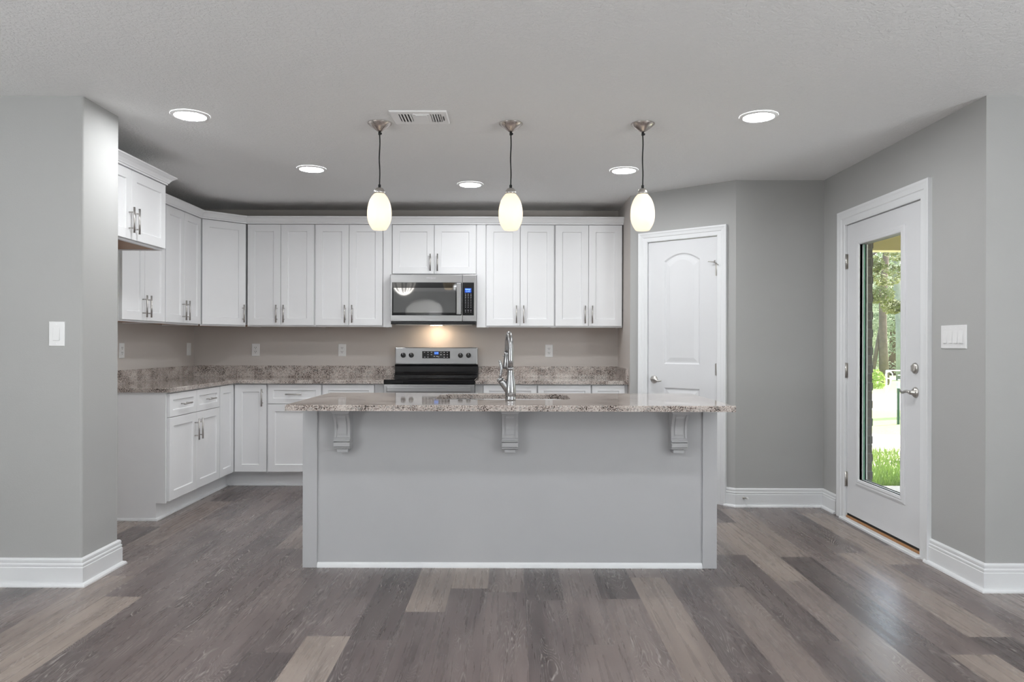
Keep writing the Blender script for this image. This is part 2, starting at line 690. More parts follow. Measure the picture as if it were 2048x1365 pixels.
mb = MB()
mb.box(LX0, LX1, LY, PY0, -0.06, 0)
mb.box(-3.06, XR + 0.14, PY0, YB + 0.14, -0.06, 0)
struct('floor', mb, 'plank_floor', 'grey brown wood plank floor running through the kitchen and living area', 'floor')

mb = MB()
mb.box(LX0 - 0.14, LX1 + 0.14, LY - 1.6, YR0 + 0.14, CEIL, CEIL + 0.12)
mb.box(LX0 - 0.14, XR + 0.14, YR0 + 0.14, YB + 0.14, CEIL, CEIL + 0.12)
struct('ceiling', mb, 'ceiling_texture', 'white textured drywall ceiling with recessed lights', 'ceiling')

W = 'wall_paint'
struct('wall_back', MB().box(-3.06, 1.10, YB, YB + 0.14, 0, CEIL), 'wall_paint_warm_lit', 'grey back wall behind the range and the upper cabinets', 'wall')
struct('wall_left', MB().box(XL - 0.14, XL, PY1, YB, 0, CEIL), 'wall_paint_warm_lit', 'grey kitchen side wall behind the left run of cabinets', 'wall')

mb = MB()
r = 0.014
poly = [(LX0, PY0), (PX - r, PY0)]
for k in range(5):
    a = -PI / 2 + k * PI / 8
    poly.append((PX - r + r * math.cos(a), PY0 + r + r * math.sin(a)))
for k in range(5):
    a = k * PI / 8
    poly.append((PX - r + r * math.cos(a), PY1 - r + r * math.sin(a)))
poly += [(PX - r, PY1), (LX0, PY1)]
mb.prism(poly, 0, CEIL)
struct('wall_left_front', mb, W, 'grey end of the thick partition wall with a single light switch', 'wall')

struct('wall_return', MB().box(DA[0], DA[0] + 0.115, DA[1], YB, 0, CEIL), 'wall_paint_warm_lit', 'narrow grey wall return at the right end of the back counter', 'wall')

# angled pantry wall, in its own frame: x along the wall, -y into the room
dl = Vector((DB[0] - DA[0], DB[1] - DA[1]))
DLEN = dl.length
DROT = math.atan2(dl.y, dl.x)


def diag_x(px):
    """distance along the pantry wall of a point seen at column px"""
    k = (px - 1022.0) / F_PX
    # DA.x + s*ux = k*(DA.y + s*uy)
    ux, uy = dl.x / DLEN, dl.y / DLEN
    return (k * DA[1] - DA[0]) / (ux - k * uy)


P_O0, P_O1 = diag_x(1296), diag_x(1434)      # door slab edges
P_C0, P_C1 = diag_x(1277.5), diag_x(1451)    # casing edges
PZ = 2.035
wall_p = thing('wall_pantry', 'angled grey wall around the white pantry door', 'wall', (DA[0], DA[1], 0), DROT, kind='structure')
mb = MB()
mb.box(0, P_O0 - 0.015, 0, 0.115, 0, CEIL)
mb.box(P_O1 + 0.015, DLEN, 0, 0.115, 0, CEIL)
mb.box(P_O0 - 0.015, P_O1 + 0.015, 0, 0.115, PZ + 0.015, CEIL)
mb.build('wall_panel', W, wall_p)

struct('wall_right_back', MB().box(DB[0], XR + 0.14, YR1, YR1 + 0.14, 0, CEIL), W, 'plain grey wall between the pantry door and the glass door', 'wall')

D_N, D_F = 4.166, 5.098        # exterior door slab, near and far edges (world y)
DZ0, DZ1 = 0.044, 2.04
mb = MB()
mb.box(XR, XR + 0.14, YR0 + 0.14, D_N - 0.02, 0, CEIL)
mb.box(XR, XR + 0.14, D_F + 0.02, YR1, 0, CEIL)
mb.box(XR, XR + 0.14, D_N - 0.02, D_F + 0.02, DZ1 + 0.02, CEIL)
struct('wall_right', mb, W, 'grey side wall holding the glass door and a four switch plate', 'wall')

struct('wall_right_front', MB().box(XR, LX1, YR0, YR0 + 0.14, 0, CEIL), W, 'grey wall facing the living area at the right edge', 'wall')
struct('wall_living_left', MB().box(LX0 - 0.14, LX0, LY, PY1, 0, CEIL), W, 'grey left wall of the living area behind the camera', 'wall')
struct('wall_living_right', MB().box(LX1, LX1 + 0.14, LY, YR0 + 0.14, 0, CEIL), W, 'grey right wall of the living area behind the camera', 'wall')
# rear wall with an arched passage and a window opening
AX0, AX1, ASP, ARISE = -2.50, -1.64, 2.02, 0.24
WX0, WX1, WZ0, WZ1 = 0.5, 2.7, 0.75, 2.15
mb = MB()
arch = [(AX0, 0.001), (AX1, 0.001), (AX1, ASP)]
for k in range(1, 16):
    a = PI * k / 16
    arch.append(((AX0 + AX1) / 2 + (AX1 - AX0) / 2 * math.cos(a), ASP + ARISE * math.sin(a)))
arch.append((AX0, ASP))
win = [(WX0, WZ0), (WX1, WZ0), (WX1, WZ1), (WX0, WZ1)]
outer = [(LX0, 0), (LX1, 0), (LX1, CEIL), (LX0, CEIL)]
mb.holed(outer, [arch, win], lambda x, z: (x, LY, z))
mb.holed(outer, [arch, win], lambda x, z: (x, LY - 0.14, z))
for lp in (arch, win):
    mb.loops([[(x, LY, z) for x, z in lp], [(x, LY - 0.14, z) for x, z in lp]])
struct('wall_living_back', mb, W, 'grey rear wall of the living area with an arched passage', 'wall')
mb = MB()
mb.box(AX0 - 0.6, AX1 + 0.6, LY - 1.6, LY - 1.5, 0, CEIL)
mb.box(AX0 - 0.7, AX0 - 0.6, LY - 1.6, LY - 0.14, 0, CEIL)
mb.box(AX1 + 0.6, AX1 + 0.7, LY - 1.6, LY - 0.14, 0, CEIL)
mb.box(AX0 - 0.7, AX1 + 0.7, LY - 1.6, LY, -0.06, 0)
struct('wall_hall', mb, W, 'grey hall walls beyond the arched passage', 'wall')
area_light('hall_light', (-2.07, LY - 0.8, CEIL - 0.02), (0, 0, 0), 60, 0.16, shape='DISK')
mb = MB()
mb.panel(-1.95, -1.25, 0.02, 2.03, [(0, LY - 1.46), (0, LY - 1.49)])
wd = mb
struct('door_3', MB().box(-2.1, -1.35, LY - 1.5, LY - 1.46, 0.01, 2.03), 'door_paint', 'white hall door beyond the arched passage behind the camera', 'door')
mb = MB()
for a0, a1, b0, b1 in ((WX0, WX0 + 0.05, WZ0, WZ1), (WX1 - 0.05, WX1, WZ0, WZ1), (WX0, WX1, WZ0, WZ0 + 0.05), (WX0, WX1, WZ1 - 0.05, WZ1), (1.58, 1.62, WZ0, WZ1)):
    mb.box(a0, a1, LY - 0.10, LY - 0.05, b0, b1)
struct('window_1', mb, 'trim_paint', 'white framed living room window behind the camera', 'window')

# baseboards
BASE = [(0.0, 0.0), (0.033, 0.0), (0.032, 0.008), (0.027, 0.0145), (0.016, 0.018), (0.016, 0.092), (0.0125, 0.0945), (0.0125, 0.0965),
        (0.0145, 0.101), (0.0145, 0.1085), (0.0105, 0.1125), (0.0095, 0.1150), (0.0115, 0.120), (0.0115, 0.1295), (0.006, 0.1365), (0.0, 0.138)]
ud = Vector((dl.x / DLEN, dl.y / DLEN))
pc1 = (DA[0] + ud.x * (P_C1 + 0.001), DA[1] + ud.y * (P_C1 + 0.001))
XC_F, XC_N = 5.232, 4.093      # exterior door casing, far and near edges
struct('baseboard_left', MB().sweep([(LX0, PY0), (PX, PY0), (PX, PY1), (-2.6, PY1)], BASE), 'trim_paint', 'white stepped baseboard around the partition end', 'baseboard')
struct('baseboard_right', MB().sweep([pc1, DB, (XR, YR1), (XR, XC_F + 0.001)], BASE), 'trim_paint', 'white stepped baseboard between the pantry and glass doors', 'baseboard')
struct('baseboard_right_front', MB().sweep([(XR, XC_N - 0.001), (XR, YR0), (LX1, YR0)], BASE), 'trim_paint', 'white stepped baseboard under the four switch plate', 'baseboard')

CASE = [(0.0, 0.0), (0.0, 0.011), (0.006, 0.014), (0.030, 0.014), (0.034, 0.019), (0.052, 0.021), (0.060, 0.024), (1.0, 0.024), (1.0, 0.0)]


def casing(mb, x0, x1, zt, width):
    rings = []
    for o, p in CASE:
        o = width if o >= 1.0 else o * width / 0.07
        rings.append([(x0 - o, -p, 0.0), (x0 - o, -p, zt + o), (x1 + o, -p, zt + o), (x1 + o, -p, 0.0)])
    return mb.loops(rings, closed=False)


# ------------------------------------------------------------------ pantry door
tr = thing('trim_1', 'white moulded casing around the pantry door', 'door casing', (DA[0], DA[1], 0), DROT, kind='structure')
casing(MB(), P_O0 - 0.003, P_O1 + 0.003, PZ + 0.003, (P_C1 - P_O1 + P_O0 - P_C0) / 2).build('casing', 'trim_paint', tr)
mb = MB()
for a, b in ((P_O0 - 0.0149, P_O0 - 0.003), (P_O1 + 0.003, P_O1 + 0.0149)):
    mb.box(a, b, 0.0, 0.115, 0, PZ + 0.003)
mb.box(P_O0 - 0.0149, P_O1 + 0.0149, 0.0, 0.115, PZ + 0.003, PZ + 0.0149)
mb.build('jamb', 'trim_paint', tr)

door1 = thing('door_1', 'white two panel pantry door with an arched upper panel', 'door', (DA[0], DA[1], 0), DROT, kind='structure')
dw = P_O1 - P_O0
px0, px1 = P_O0 + 0.145 * dw / 0.6, P_O1 - 0.145 * dw / 0.6


def panel_outline(x0, x1, z0, z1, rise, i, n=14):
    pts = [(x0 + i, z0 + i), (x1 - i, z0 + i)]
    if rise <= 0:
        return pts + [(x1 - i, z1 - i), (x0 + i, z1 - i)]
    for k in range(n + 1):
        s = 1 - 2 * k / n
        xx = (x0 + x1) / 2 + s * (x1 - x0 - 2 * i) / 2
        pts.append((xx, z1 - i - rise * s * s))
    return pts


mb = MB()
Y0 = 0.004
pans = [(px0, px1, 1.055, 1.93, 0.055), (px0, px1, 0.22, 0.865, 0.0)]
outer = [(P_O0, 0.012), (P_O1, 0.012), (P_O1, PZ), (P_O0, PZ)]
mb.holed(outer, [panel_outline(*p, 0) for p in pans], lambda x, z: (x, Y0, z))
mb.loops([[(x, Y0, z) for x, z in outer], [(x, Y0 + 0.035, z) for x, z in outer]], cap1=True)
for p in pans:
    rings = []
    for i, y in ((0, Y0), (0.010, Y0 + 0.009), (0.020, Y0 + 0.009), (0.050, Y0 + 0.003), (0.056, Y0 + 0.003)):
        rings.append([(x, y, z) for x, z in panel_outline(*p, i)])
    mb.loops(rings, cap1=True)
mb.build('door_slab', 'door_paint', door1)


def lever(parent, x, z, y0, direction, length, droop=0.0):
    mb = MB()
    mb.lathe([(0.0, -0.034), (0.012, -0.034), (0.013, -0.016), (0.024, -0.013), (0.0315, -0.004), (0.032, 0.0)], x, y0, z, 28, 'y')
    pts, rad = [], []
    for k in range(13):
        s = k / 12
        pts.append((x + direction * (s * length - 0.008), y0 - 0.040 - 0.006 * math.sin(s * PI), z + 0.006 * math.sin(s * 2.2 * PI) - droop * s * s))
        rad.append(0.0095 - 0.0035 * s)
    mb.tube(pts, rad, 10, (0.8, 1.0))
    return mb.build('handle', 'nickel', parent)


lever(door1, P_O0 + 0.055, 0.928, Y0, 1, 0.095, 0.010)
for z in (1.78, 1.02, 0.24):
    mb = MB()
    mb.box(P_O1 - 0.016, P_O1 - 0.001, Y0 - 0.003, Y0, z - 0.045, z + 0.045)
    mb.lathe([(0.0055, -0.047), (0.0055, 0.047)], P_O1 + 0.001, Y0 - 0.006, z, 12)
    mb.build('hinge', 'nickel', door1)
mb = MB()
mb.tube([(P_O1 - 0.002, -0.008, 1.825), (P_O1 - 0.022, -0.02, 1.838), (P_O1 - 0.052, -0.03, 1.842), (P_O1 - 0.06, -0.03, 1.842)], [0.004, 0.004, 0.003, 0.004], 8)
mb.lathe([(0.006, -0.006), (0.006, 0.006)], P_O1 - 0.014, -0.015, 1.845, 10)
mb.tube([(P_O1 + 0.001, -0.008, 1.825), (P_O1 + 0.012, -0.024, 1.82), (P_O1 + 0.02, -0.026, 1.812)], 0.0035, 8)
mb.build('hinge_stop', 'nickel', door1)
MB().box(P_O0 - 0.0085, P_O0 - 0.003, -0.0022, -0.0002 + 0.0, 0.895, 0.955).build('strike_plate', 'nickel', tr)

# ------------------------------------------------------------------ exterior glass door (frame: x from hinge side to latch side, -y into the room)
door2 = thing('door_2', 'white full glass exterior door with nickel lever and deadbolt', 'door', (XR, D_F, 0), -PI / 2, kind='structure')
DW = D_F - D_N
gx0, gx1, gz0, gz1 = D_F - 4.916, D_F - 4.389, 0.306, 1.885
SY = 0.006
mb = MB()
hole = [(gx0, gz0), (gx1, gz0), (gx1, gz1), (gx0, gz1)]
outer = [(0, DZ0), (DW, DZ0), (DW, DZ1), (0, DZ1)]
for y in (SY, SY + 0.044):
    mb.holed(outer, [hole], lambda x, z, y=y: (x, y, z))
mb.loops([[(x, SY, z) for x, z in outer], [(x, SY + 0.044, z) for x, z in outer]])
mb.loops([[(x, SY, z) for x, z in hole], [(x, SY + 0.044, z) for x, z in hole]])
mb.build('door_slab', 'door_paint', door2)
mb = MB()
for ys in (1, -1):
    yb = SY if ys == 1 else SY + 0.044
    rings = []
    for o, p in ((-0.045, 0.0), (-0.043, 0.006), (-0.032, 0.010), (-0.022, 0.009), (-0.016, 0.012), (-0.004, 0.010), (0.0, 0.004), (0.0, -0.016)):
        y = yb - ys * p
        rings.append([(gx0 + o, y, gz0 + o), (gx1 - o, y, gz0 + o), (gx1 - o, y, gz1 - o), (gx0 + o, y, gz1 - o)])
    mb.loops(rings)
mb.build('glazing_frame', 'door_paint', door2)
MB().box(gx0 - 0.001, gx1 + 0.001, SY + 0.019, SY + 0.025, gz0 - 0.001, gz1 + 0.001).build('pane', 'clear_glass', door2)
MB().box(gx0 + 0.0005, gx0 + 0.012, SY + 0.0255, SY + 0.0285, gz0, gz1).build('glass_spacer', 'glass_edge', door2)
lever(door2, D_F - 4.236, 0.936, SY, -1, 0.105, -0.004)
mb = MB()
mb.lathe([(0.0, -0.014), (0.024, -0.014), (0.031, -0.008), (0.033, 0.0)], D_F - 4.239, SY, 1.076, 28, 'y')
mb.box(D_F - 4.239 - 0.006, D_F - 4.239 + 0.006, SY - 0.026, SY - 0.012, 1.058, 1.094, 0.003)
mb.build('deadbolt', 'nickel', door2)
for z in (1.79, 1.034, 0.279):
    mb = MB()
    mb.box(0.001, 0.014, SY - 0.003, SY, z - 0.05, z + 0.05)
    mb.lathe([(0.0065, -0.052), (0.0065, 0.052)], -0.001, SY - 0.008, z, 12)
    mb.build('hinge', 'nickel', door2)
for z in (1.076, 0.936):
    MB().box(DW + 0.0005, DW + 0.0025, SY - 0.002, SY + 0.03, z - 0.028, z + 0.028).build('latch_plate', 'nickel', door2)

tr2 = thing('trim_2', 'white moulded casing and threshold of the glass door', 'door casing', (XR, D_F, 0), -PI / 2, kind='structure')
casing(MB(), -0.004, DW + 0.004, DZ1 + 0.004, 0.098).build('casing', 'trim_paint', tr2)
mb = MB()
for a, b in ((-0.0199, -0.004), (DW + 0.004, DW + 0.0199)):
    mb.box(a, b, 0.0, 0.14, 0, DZ1 + 0.004)
mb.box(-0.0199, DW + 0.0199, 0.0, 0.14, DZ1 + 0.004, DZ1 + 0.0199)
mb.build('jamb', 'trim_paint', tr2)
MB().box(-0.003, DW + 0.003, 0.002, 0.13, 0.0, 0.027).build('threshold', 'bare_wood', tr2)
MB().box(-0.003, DW + 0.003, 0.010, 0.12, 0.0272, 0.040).build('gap_shade_strip', 'gap_shade', tr2)  # near-black strip, the shade of the gap under the door painted in
MB().prism([(-0.02, -0.042), (DW + 0.02, -0.042), (DW + 0.02, -0.001), (-0.02, -0.001)], 0.0, 0.016, 0.004).build('floor_strip', 'trim_paint', tr2)


# ------------------------------------------------------------------ cabinets
def bar_pull(parent, x, z, length, vertical=True, y=0.0):
    mb = MB()
    h = length / 2
    off = 0.032
    if vertical:
        mb.tube([(x, y - off, z - h), (x, y - off, z + h)], 0.006, 14)
        for s in (-1, 1):
            mb.tube([(x, y - off, z + s * h * 0.62), (x, y, z + s * h * 0.62)], 0.0042, 10)
    else:
        mb.tube([(x - h, y - off, z), (x + h, y - off, z)], 0.006, 14)
        for s in (-1, 1):
            mb.tube([(x + s * h * 0.62, y - off, z), (x + s * h * 0.62, y, z)], 0.0042, 10)
    return mb.build('handle', 'brushed_nickel', parent)


def shaker(name, parent, x0, x1, z0, z1, stile=0.060, y=0.0, th=0.019, world=None):
    mb = MB()
    mb.panel(x0, x1, z0, z1, [(0, y + th), (0, y + 0.0015), (0.0015, y), (stile, y), (stile + 0.0045, y + 0.009)])
    return mb.build(name, 'cabinet_paint', parent)


def upper_cabinet(name, label, loc, rz, w, z0, z1, depth=0.30, doors=2, handle='pair', hlen=0.155, x_doors=None, group='white wall cabinets', lip=0.014):
    t = thing(name, label, 'cabinet', (loc[0], loc[1], z0), rz, group)
    h = z1 - z0
    mb = MB()
    mb.box(0, w, 0.021, depth + 0.02, lip, h)
    mb.box(0, w, 0.021, 0.040, 0, lip)
    mb.box(0, 0.016, 0.040, depth + 0.02, 0, lip)
    mb.box(w - 0.016, w, 0.040, depth + 0.02, 0, lip)
    mb.build('carcass', 'cabinet_paint', t)
    MB().box(0.0165, w - 0.0165, 0.0405, depth + 0.02, lip - 0.006, lip - 0.0005).build('underside', 'maple_underside', t)['label'] = 'bare brown wood underside'
    MB().box(0.001, w - 0.001, 0.022, depth + 0.02, h + 0.0002, h + 0.0008).build('top_panel', 'raw_board', t)  # unfinished top, unseen; added dark to cut light bounced above the cabinets
    e, g = 0.007, 0.0016
    spans = [(e, w / 2 - g), (w / 2 + g, w - e)] if doors == 2 else [(e, w - e)]
    zc = 0.035 + hlen / 2
    for k, (a, b) in enumerate(spans):
        d = shaker('door', t, a, b, 0.012, h - 0.004)
        if doors == 2:
            hx = b - 0.030 if k == 0 else a + 0.030
        else:
            hx = b - 0.030
        bar_pull(d, hx, zc, hlen)
    return t


UZ0, UZ1 = 1.357, 2.258
YU = 6.425                      # plane of the upper doors on the back wall
XU = -2.600                     # plane of the upper doors on the left wall
UD = YB - YU - 0.022
R90 = PI / 2
upper_cabinet('wall_cabinet', 'white two door wall cabinet partly behind the partition, under the shorter deep cabinet', (XU, 4.89), R90, 0.62, UZ0, UZ1, depth=XU - XL - 0.022)
upper_cabinet('wall_cabinet', 'white two door wall cabinet on the left wall beside the diagonal corner cabinet', (XU, 5.512), R90, 0.628, UZ0, UZ1, depth=XU - XL - 0.022)
# diagonal corner cabinet
cA, cB = (XU, 6.142), (-2.3205, YU)
cw = math.hypot(cB[0] - cA[0], cB[1] - cA[1])
ca = math.atan2(cB[1] - cA[1], cB[0] - cA[0])
t = thing('corner_wall_cabinet', 'white diagonal corner wall cabinet with one wide door', 'cabinet', (cA[0], cA[1], UZ0), ca, 'white wall cabinets')
nx, ny = -math.sin(ca) * 0.021, math.cos(ca) * 0.021
body = [(cA[0] + nx, cA[1] + ny), (cB[0] + nx, cB[1] + ny), (-2.3205, YB - 0.001), (XL + 0.001, YB - 0.001), (XL + 0.001, 6.142)]
MB().prism(body, UZ0 + 0.014, UZ1).build('carcass', 'cabinet_paint', t, world=True)
MB().box(0, cw, 0.021, 0.040, 0, 0.0139).build('bottom_rail', 'cabinet_paint', t)
under = [(cA[0] + nx * 2, cA[1] + ny * 2), (cB[0] + nx * 2, cB[1] + ny * 2), (-2.34, YB - 0.001), (XL + 0.001, YB - 0.001), (XL + 0.001, 6.16)]
MB().prism(under, UZ0 + 0.008, UZ0 + 0.0135).build('underside', 'maple_underside', t, world=True)['label'] = 'bare brown wood underside'
d = shaker('door', t, 0.009, cw - 0.009, 0.012, UZ1 - UZ0 - 0.004)
bar_pull(d, cw - 0.036, 0.112, 0.155)
# back wall
bx = [-2.3195, -1.7235, -1.1225, -1.0485, -0.3030, -0.2240, 0.3815, 0.977]
upper_cabinet('wall_cabinet', 'white two door wall cabinet on the back wall beside the diagonal corner cabinet', (bx[0], YU), 0, bx[1] - bx[0] - 0.0005, UZ0, UZ1, depth=UD)
upper_cabinet('wall_cabinet', 'white two door wall cabinet on the back wall just left of the microwave', (bx[1], YU), 0, bx[2] - bx[1] - 0.0005, UZ0, UZ1, depth=UD)
upper_cabinet('wall_cabinet', 'white two door wall cabinet on the back wall just right of the microwave', (bx[5], YU), 0, bx[6] - bx[5] - 0.0005, UZ0, UZ1, depth=UD)
upper_cabinet('wall_cabinet', 'white two door wall cabinet at the right end of the back wall by the pantry', (bx[6], YU), 0, bx[7] - bx[6], UZ0, UZ1, depth=UD)
MZ0 = 1.812
mc = upper_cabinet('microwave_cabinet', 'short white two door wall cabinet directly above the microwave', (bx[3], YU), 0, bx[4] - bx[3], MZ0, UZ1, depth=UD, hlen=0.15)
w_ = bx[4] - bx[3]
MB().box(-(bx[3] - bx[2]) + 0.0005, -0.0005, 0.010, 0.030, UZ0 - MZ0 - 0.002, UZ1 - MZ0, 0.0012).build('filler_strip', 'cabinet_paint', mc)
MB().box(w_ + 0.0005, w_ + bx[5] - bx[4] - 0.0005, 0.010, 0.030, UZ0 - MZ0 - 0.002, UZ1 - MZ0, 0.0012).build('filler_strip', 'cabinet_paint', mc)

# crown along the main run
CROWN = [(-0.02, 0.0), (0.006, 0.0), (0.006, 0.010), (0.012, 0.016), (0.016, 0.026), (0.026, 0.044), (0.036, 0.054), (0.036, 0.064), (-0.02, 0.064)]
crown = thing('crown_moulding', 'white crown moulding running along the tops of the wall cabinets', 'moulding', (-1.0, YU, UZ1))
prof = [(o, UZ1 + z + 0.0005) for o, z in CROWN]
off = 0.0
path = [(XU, 4.885), (XU, cA[1]), (cB[0], YU), (bx[7], YU), (bx[7], YB - 0.002)]
MB().sweep(path, prof).build('cornice', 'cabinet_paint', crown, world=True)

# deep cabinet over the refrigerator space
XF = -2.30
FZ0, FZ1 = 1.825, 2.262
fc = thing('refrigerator_cabinet', 'short deep white cabinet with a tall crown beside the partition', 'cabinet', (XF, 3.995, FZ0), R90, 'white wall cabinets')
fw, fh, fd = 0.885, FZ1 - FZ0, XF - XL - 0.001
mb = MB()
mb.box(0, fw, 0.021, fd, 0.016, fh)
mb.box(0, fw, 0.021, 0.042, 0, 0.016)
mb.box(0, 0.018, 0.042, fd, 0, 0.016)
mb.box(fw - 0.018, fw, 0.042, fd, 0, 0.016)
mb.build('carcass', 'cabinet_paint', fc)
MB().box(0.0185, fw - 0.0185, 0.0425, fd, 0.008, 0.0155).build('underside', 'maple_underside', fc)['label'] = 'bare brown wood underside'
for k, (a, b) in enumerate(((0.007, fw / 2 - 0.0016), (fw / 2 + 0.0016, fw - 0.007))):
    d = shaker('door', fc, a, b, 0.012, fh - 0.004)
    bar_pull(d, b - 0.03 if k == 0 else a + 0.03, 0.125, 0.155)
FCROWN = [(-0.02, 0.0), (0.007, 0.0), (0.007, 0.008), (0.014, 0.012), (0.016, 0.018), (0.028, 0.034), (0.044, 0.046), (0.052, 0.050), (0.052, 0.058), (-0.02, 0.058)]
MB().sweep([(XF, 3.995), (XF, 3.995 + fw), (XU + 0.045, 3.995 + fw)], [(o, FZ1 + z + 0.0005) for o, z in FCROWN]).build('crown', 'cabinet_paint', fc, world=True)

# ---- base cabinets
YBF = 6.150                     # plane of the base doors on the back wall
XBF = -2.325                    # plane of the base doors on the left
CZ = 0.873
TOE = 0.118
QR = [(0.0, 0.0), (0.015, 0.0), (0.0145, 0.006), (0.0105, 0.0135), (0.0, 0.018)]


def toe_and_shoe(t, x0, x1, depth):
    MB().box(x0, x1, 0.088, 0.100, 0.0, TOE).build('toe_kick', 'cabinet_paint', t)
    MB().sweep([(x0, 0.088), (x1, 0.088)], QR).build('shoe_moulding', 'trim_paint', t)


def base_cabinet(name, label, loc, rz, w, cols, depth, zsplit=0.700, door_cols=None, handles=True):
    t = thing(name, label, 'cabinet', (loc[0], loc[1], 0), rz, 'white base cabinets')
    MB().box(0, w, 0.021, depth, TOE, CZ).build('carcass', 'cabinet_paint', t)
    toe_and_shoe(t, 0, w, depth)
    e, g = 0.006, 0.0016
    cw = (w - 2 * e) / cols
    for k in range(cols):
        a, b = e + k * cw + (g if k else 0), e + (k + 1) * cw - (g if k < cols - 1 else 0)
        d = shaker('drawer', t, a, b, zsplit + 0.0025, CZ - 0.010, stile=0.045)
        bar_pull(d, (a + b) / 2, (zsplit + CZ) / 2 - 0.003, 0.135, False)
        d = shaker('door', t, a, b, 0.130, zsplit - 0.0015)
        hx = (b - 0.03 if k == 0 else a + 0.03)
        bar_pull(d, hx, zsplit - 0.045 - 0.0775, 0.155)
    return t


YE = 4.990
lb = base_cabinet('base_cabinet', 'white base cabinet with two drawers over two doors at the open end', (XBF, YE), R90, 5.857 - YE, 2, XBF - XL - 0.001)
lb.children[0]['label'] = 'white carcass with a plain finished end'
# finished end panel, notched over the toe kick, and its shoe
prf = [(0.022, TOE), (0.088, TOE), (0.088, 0.0), (XBF - XL - 0.001, 0.0), (XBF - XL - 0.001, CZ), (0.022, CZ)]
MB().loops([[(-0.006, y, z) for y, z in prf], [(-0.0003, y, z) for y, z in prf]], cap0=True, cap1=True).build('end_panel', 'cabinet_paint', lb)
mb = MB()
mb.box(-0.009, -0.0065, 0.022, 0.050, TOE, CZ)
mb.build('end_stile', 'cabinet_paint', lb)
MB().sweep([(XL + 0.001, YE - 0.006), (XBF - 0.088, YE - 0.006), (XBF - 0.088, YE)], QR).build('end_shoe', 'trim_paint', lb, world=True)

# corner carousel cabinet
ck = thing('corner_base_cabinet', 'white inside corner base cabinet with two narrow doors meeting at right angles', 'cabinet', (XBF, YBF, 0), 0, 'white base cabinets')
mb = MB()
XC2 = -2.047
mb.box(XL + 0.001, XBF - 0.021, 5.8575, YB - 0.001, TOE, CZ)
mb.box(XBF - 0.021, XC2, YBF + 0.021, YB - 0.001, TOE, CZ)
mb.build('carcass', 'cabinet_paint', ck, world=True)
MB().sweep([(XBF - 0.088, 5.8575), (XBF - 0.088, YBF + 0.088), (XC2, YBF + 0.088)], [(-0.012, 0.0), (0.0, 0.0), (0.0, TOE), (-0.012, TOE)]).build('toe_kick', 'cabinet_paint', ck, world=True)
MB().sweep([(XBF - 0.088, 5.8575), (XBF - 0.088, YBF + 0.088), (XC2, YBF + 0.088)], QR).build('shoe_moulding', 'trim_paint', ck, world=True)
d = shaker('door', ck, 0.006, XC2 - XBF - 0.006, 0.130, CZ - 0.010)
bar_pull(d, XC2 - XBF - 0.036, 0.755, 0.145)
# the other leaf faces +x: build in a turned frame, then rotate its vertices
mb = MB()
mb.panel(0.006, YBF - 5.8575 - 0.004, 0.130, CZ - 0.010, [(0, 0.019), (0, 0.0015), (0.0015, 0.0), (0.060, 0.0), (0.0645, 0.009)])
mb.v = [(-y, x - (YBF - 5.8575), z) for x, y, z in mb.v]
mb.build('door', 'cabinet_paint', ck)

BD = YB - YBF - 0.001
base_cabinet('base_cabinet', 'white base cabinet on the back wall beside the inside corner cabinet, behind the island end', (-2.0465, YBF), 0, -1.587 + 2.0465 - 0.0005, 1, BD)
c1 = base_cabinet('base_cabinet', 'white base cabinet on the back wall touching the left side of the range', (-1.587, YBF), 0, 1.587 - 1.142, 1, BD)
MB().box(1.587 - 1.142 + 0.0005, 1.587 - 1.060, 0.021, 0.045, TOE, CZ).build('filler_strip', 'cabinet_paint', c1)
c2 = base_cabinet('base_cabinet', 'white base cabinet on the back wall touching the right side of the range', (-0.235, YBF), 0, 0.235 + 0.2225 - 0.0005, 1, BD)
MB().box(-0.064, -0.0005, 0.021, 0.045, TOE, CZ).build('filler_strip', 'cabinet_paint', c2)
base_cabinet('base_cabinet', 'white base cabinet behind the faucet, second to the right of the range', (0.2225, YBF), 0, 0.676 - 0.2225 - 0.0005, 1, BD)
c3 = base_cabinet('base_cabinet', 'narrow white base cabinet at the right end of the back counter', (0.676, YBF), 0, 0.960 - 0.676, 1, BD)
MB().box(0.2845, 0.984 - 0.676, 0.021, 0.045, TOE, CZ).build('filler_strip', 'cabinet_paint', c3)

# ---- countertops on the walls
TZ = 0.903
YCF, XCF = 6.125, -2.312
ct = thing('countertop', 'speckled granite countertop turning the corner, left of the range', 'countertop', (-2.3, 6.4, CZ), 0, 'granite countertops')
poly = [(XL + 0.0005, 4.972), (XCF, 4.972), (XCF, YCF), (-1.0585, YCF), (-1.0585, YB - 0.0005), (XL + 0.0005, YB - 0.0005)]
MB().prism(poly, CZ + 0.0005, TZ, 0.003).build('slab', 'granite', ct, world=True)
MB().box(XL + 0.0005, XL + 0.0205, 4.972, YB - 0.021, TZ + 0.0003, 1.006).build('backsplash', 'granite', ct, world=True)
MB().box(XL + 0.0005, -1.0585, YB - 0.0205, YB - 0.0005, TZ + 0.0003, 1.006).build('backsplash', 'granite', ct, world=True)
ct2 = thing('countertop', 'short speckled granite countertop between the range and the pantry wall', 'countertop', (0.3, 6.4, CZ), 0, 'granite countertops')
poly = [(-0.2965, YCF), (DA[0] - 0.0005, YCF), (DA[0] - 0.0005, YB - 0.0005), (-0.2965, YB - 0.0005)]
MB().prism(poly, CZ + 0.0005, TZ, 0.003).build('slab', 'granite', ct2, world=True)
MB().box(-0.2965, DA[0] - 0.0205, YB - 0.0205, YB - 0.0005, TZ + 0.0003, 1.006).build('backsplash', 'granite', ct2, world=True)
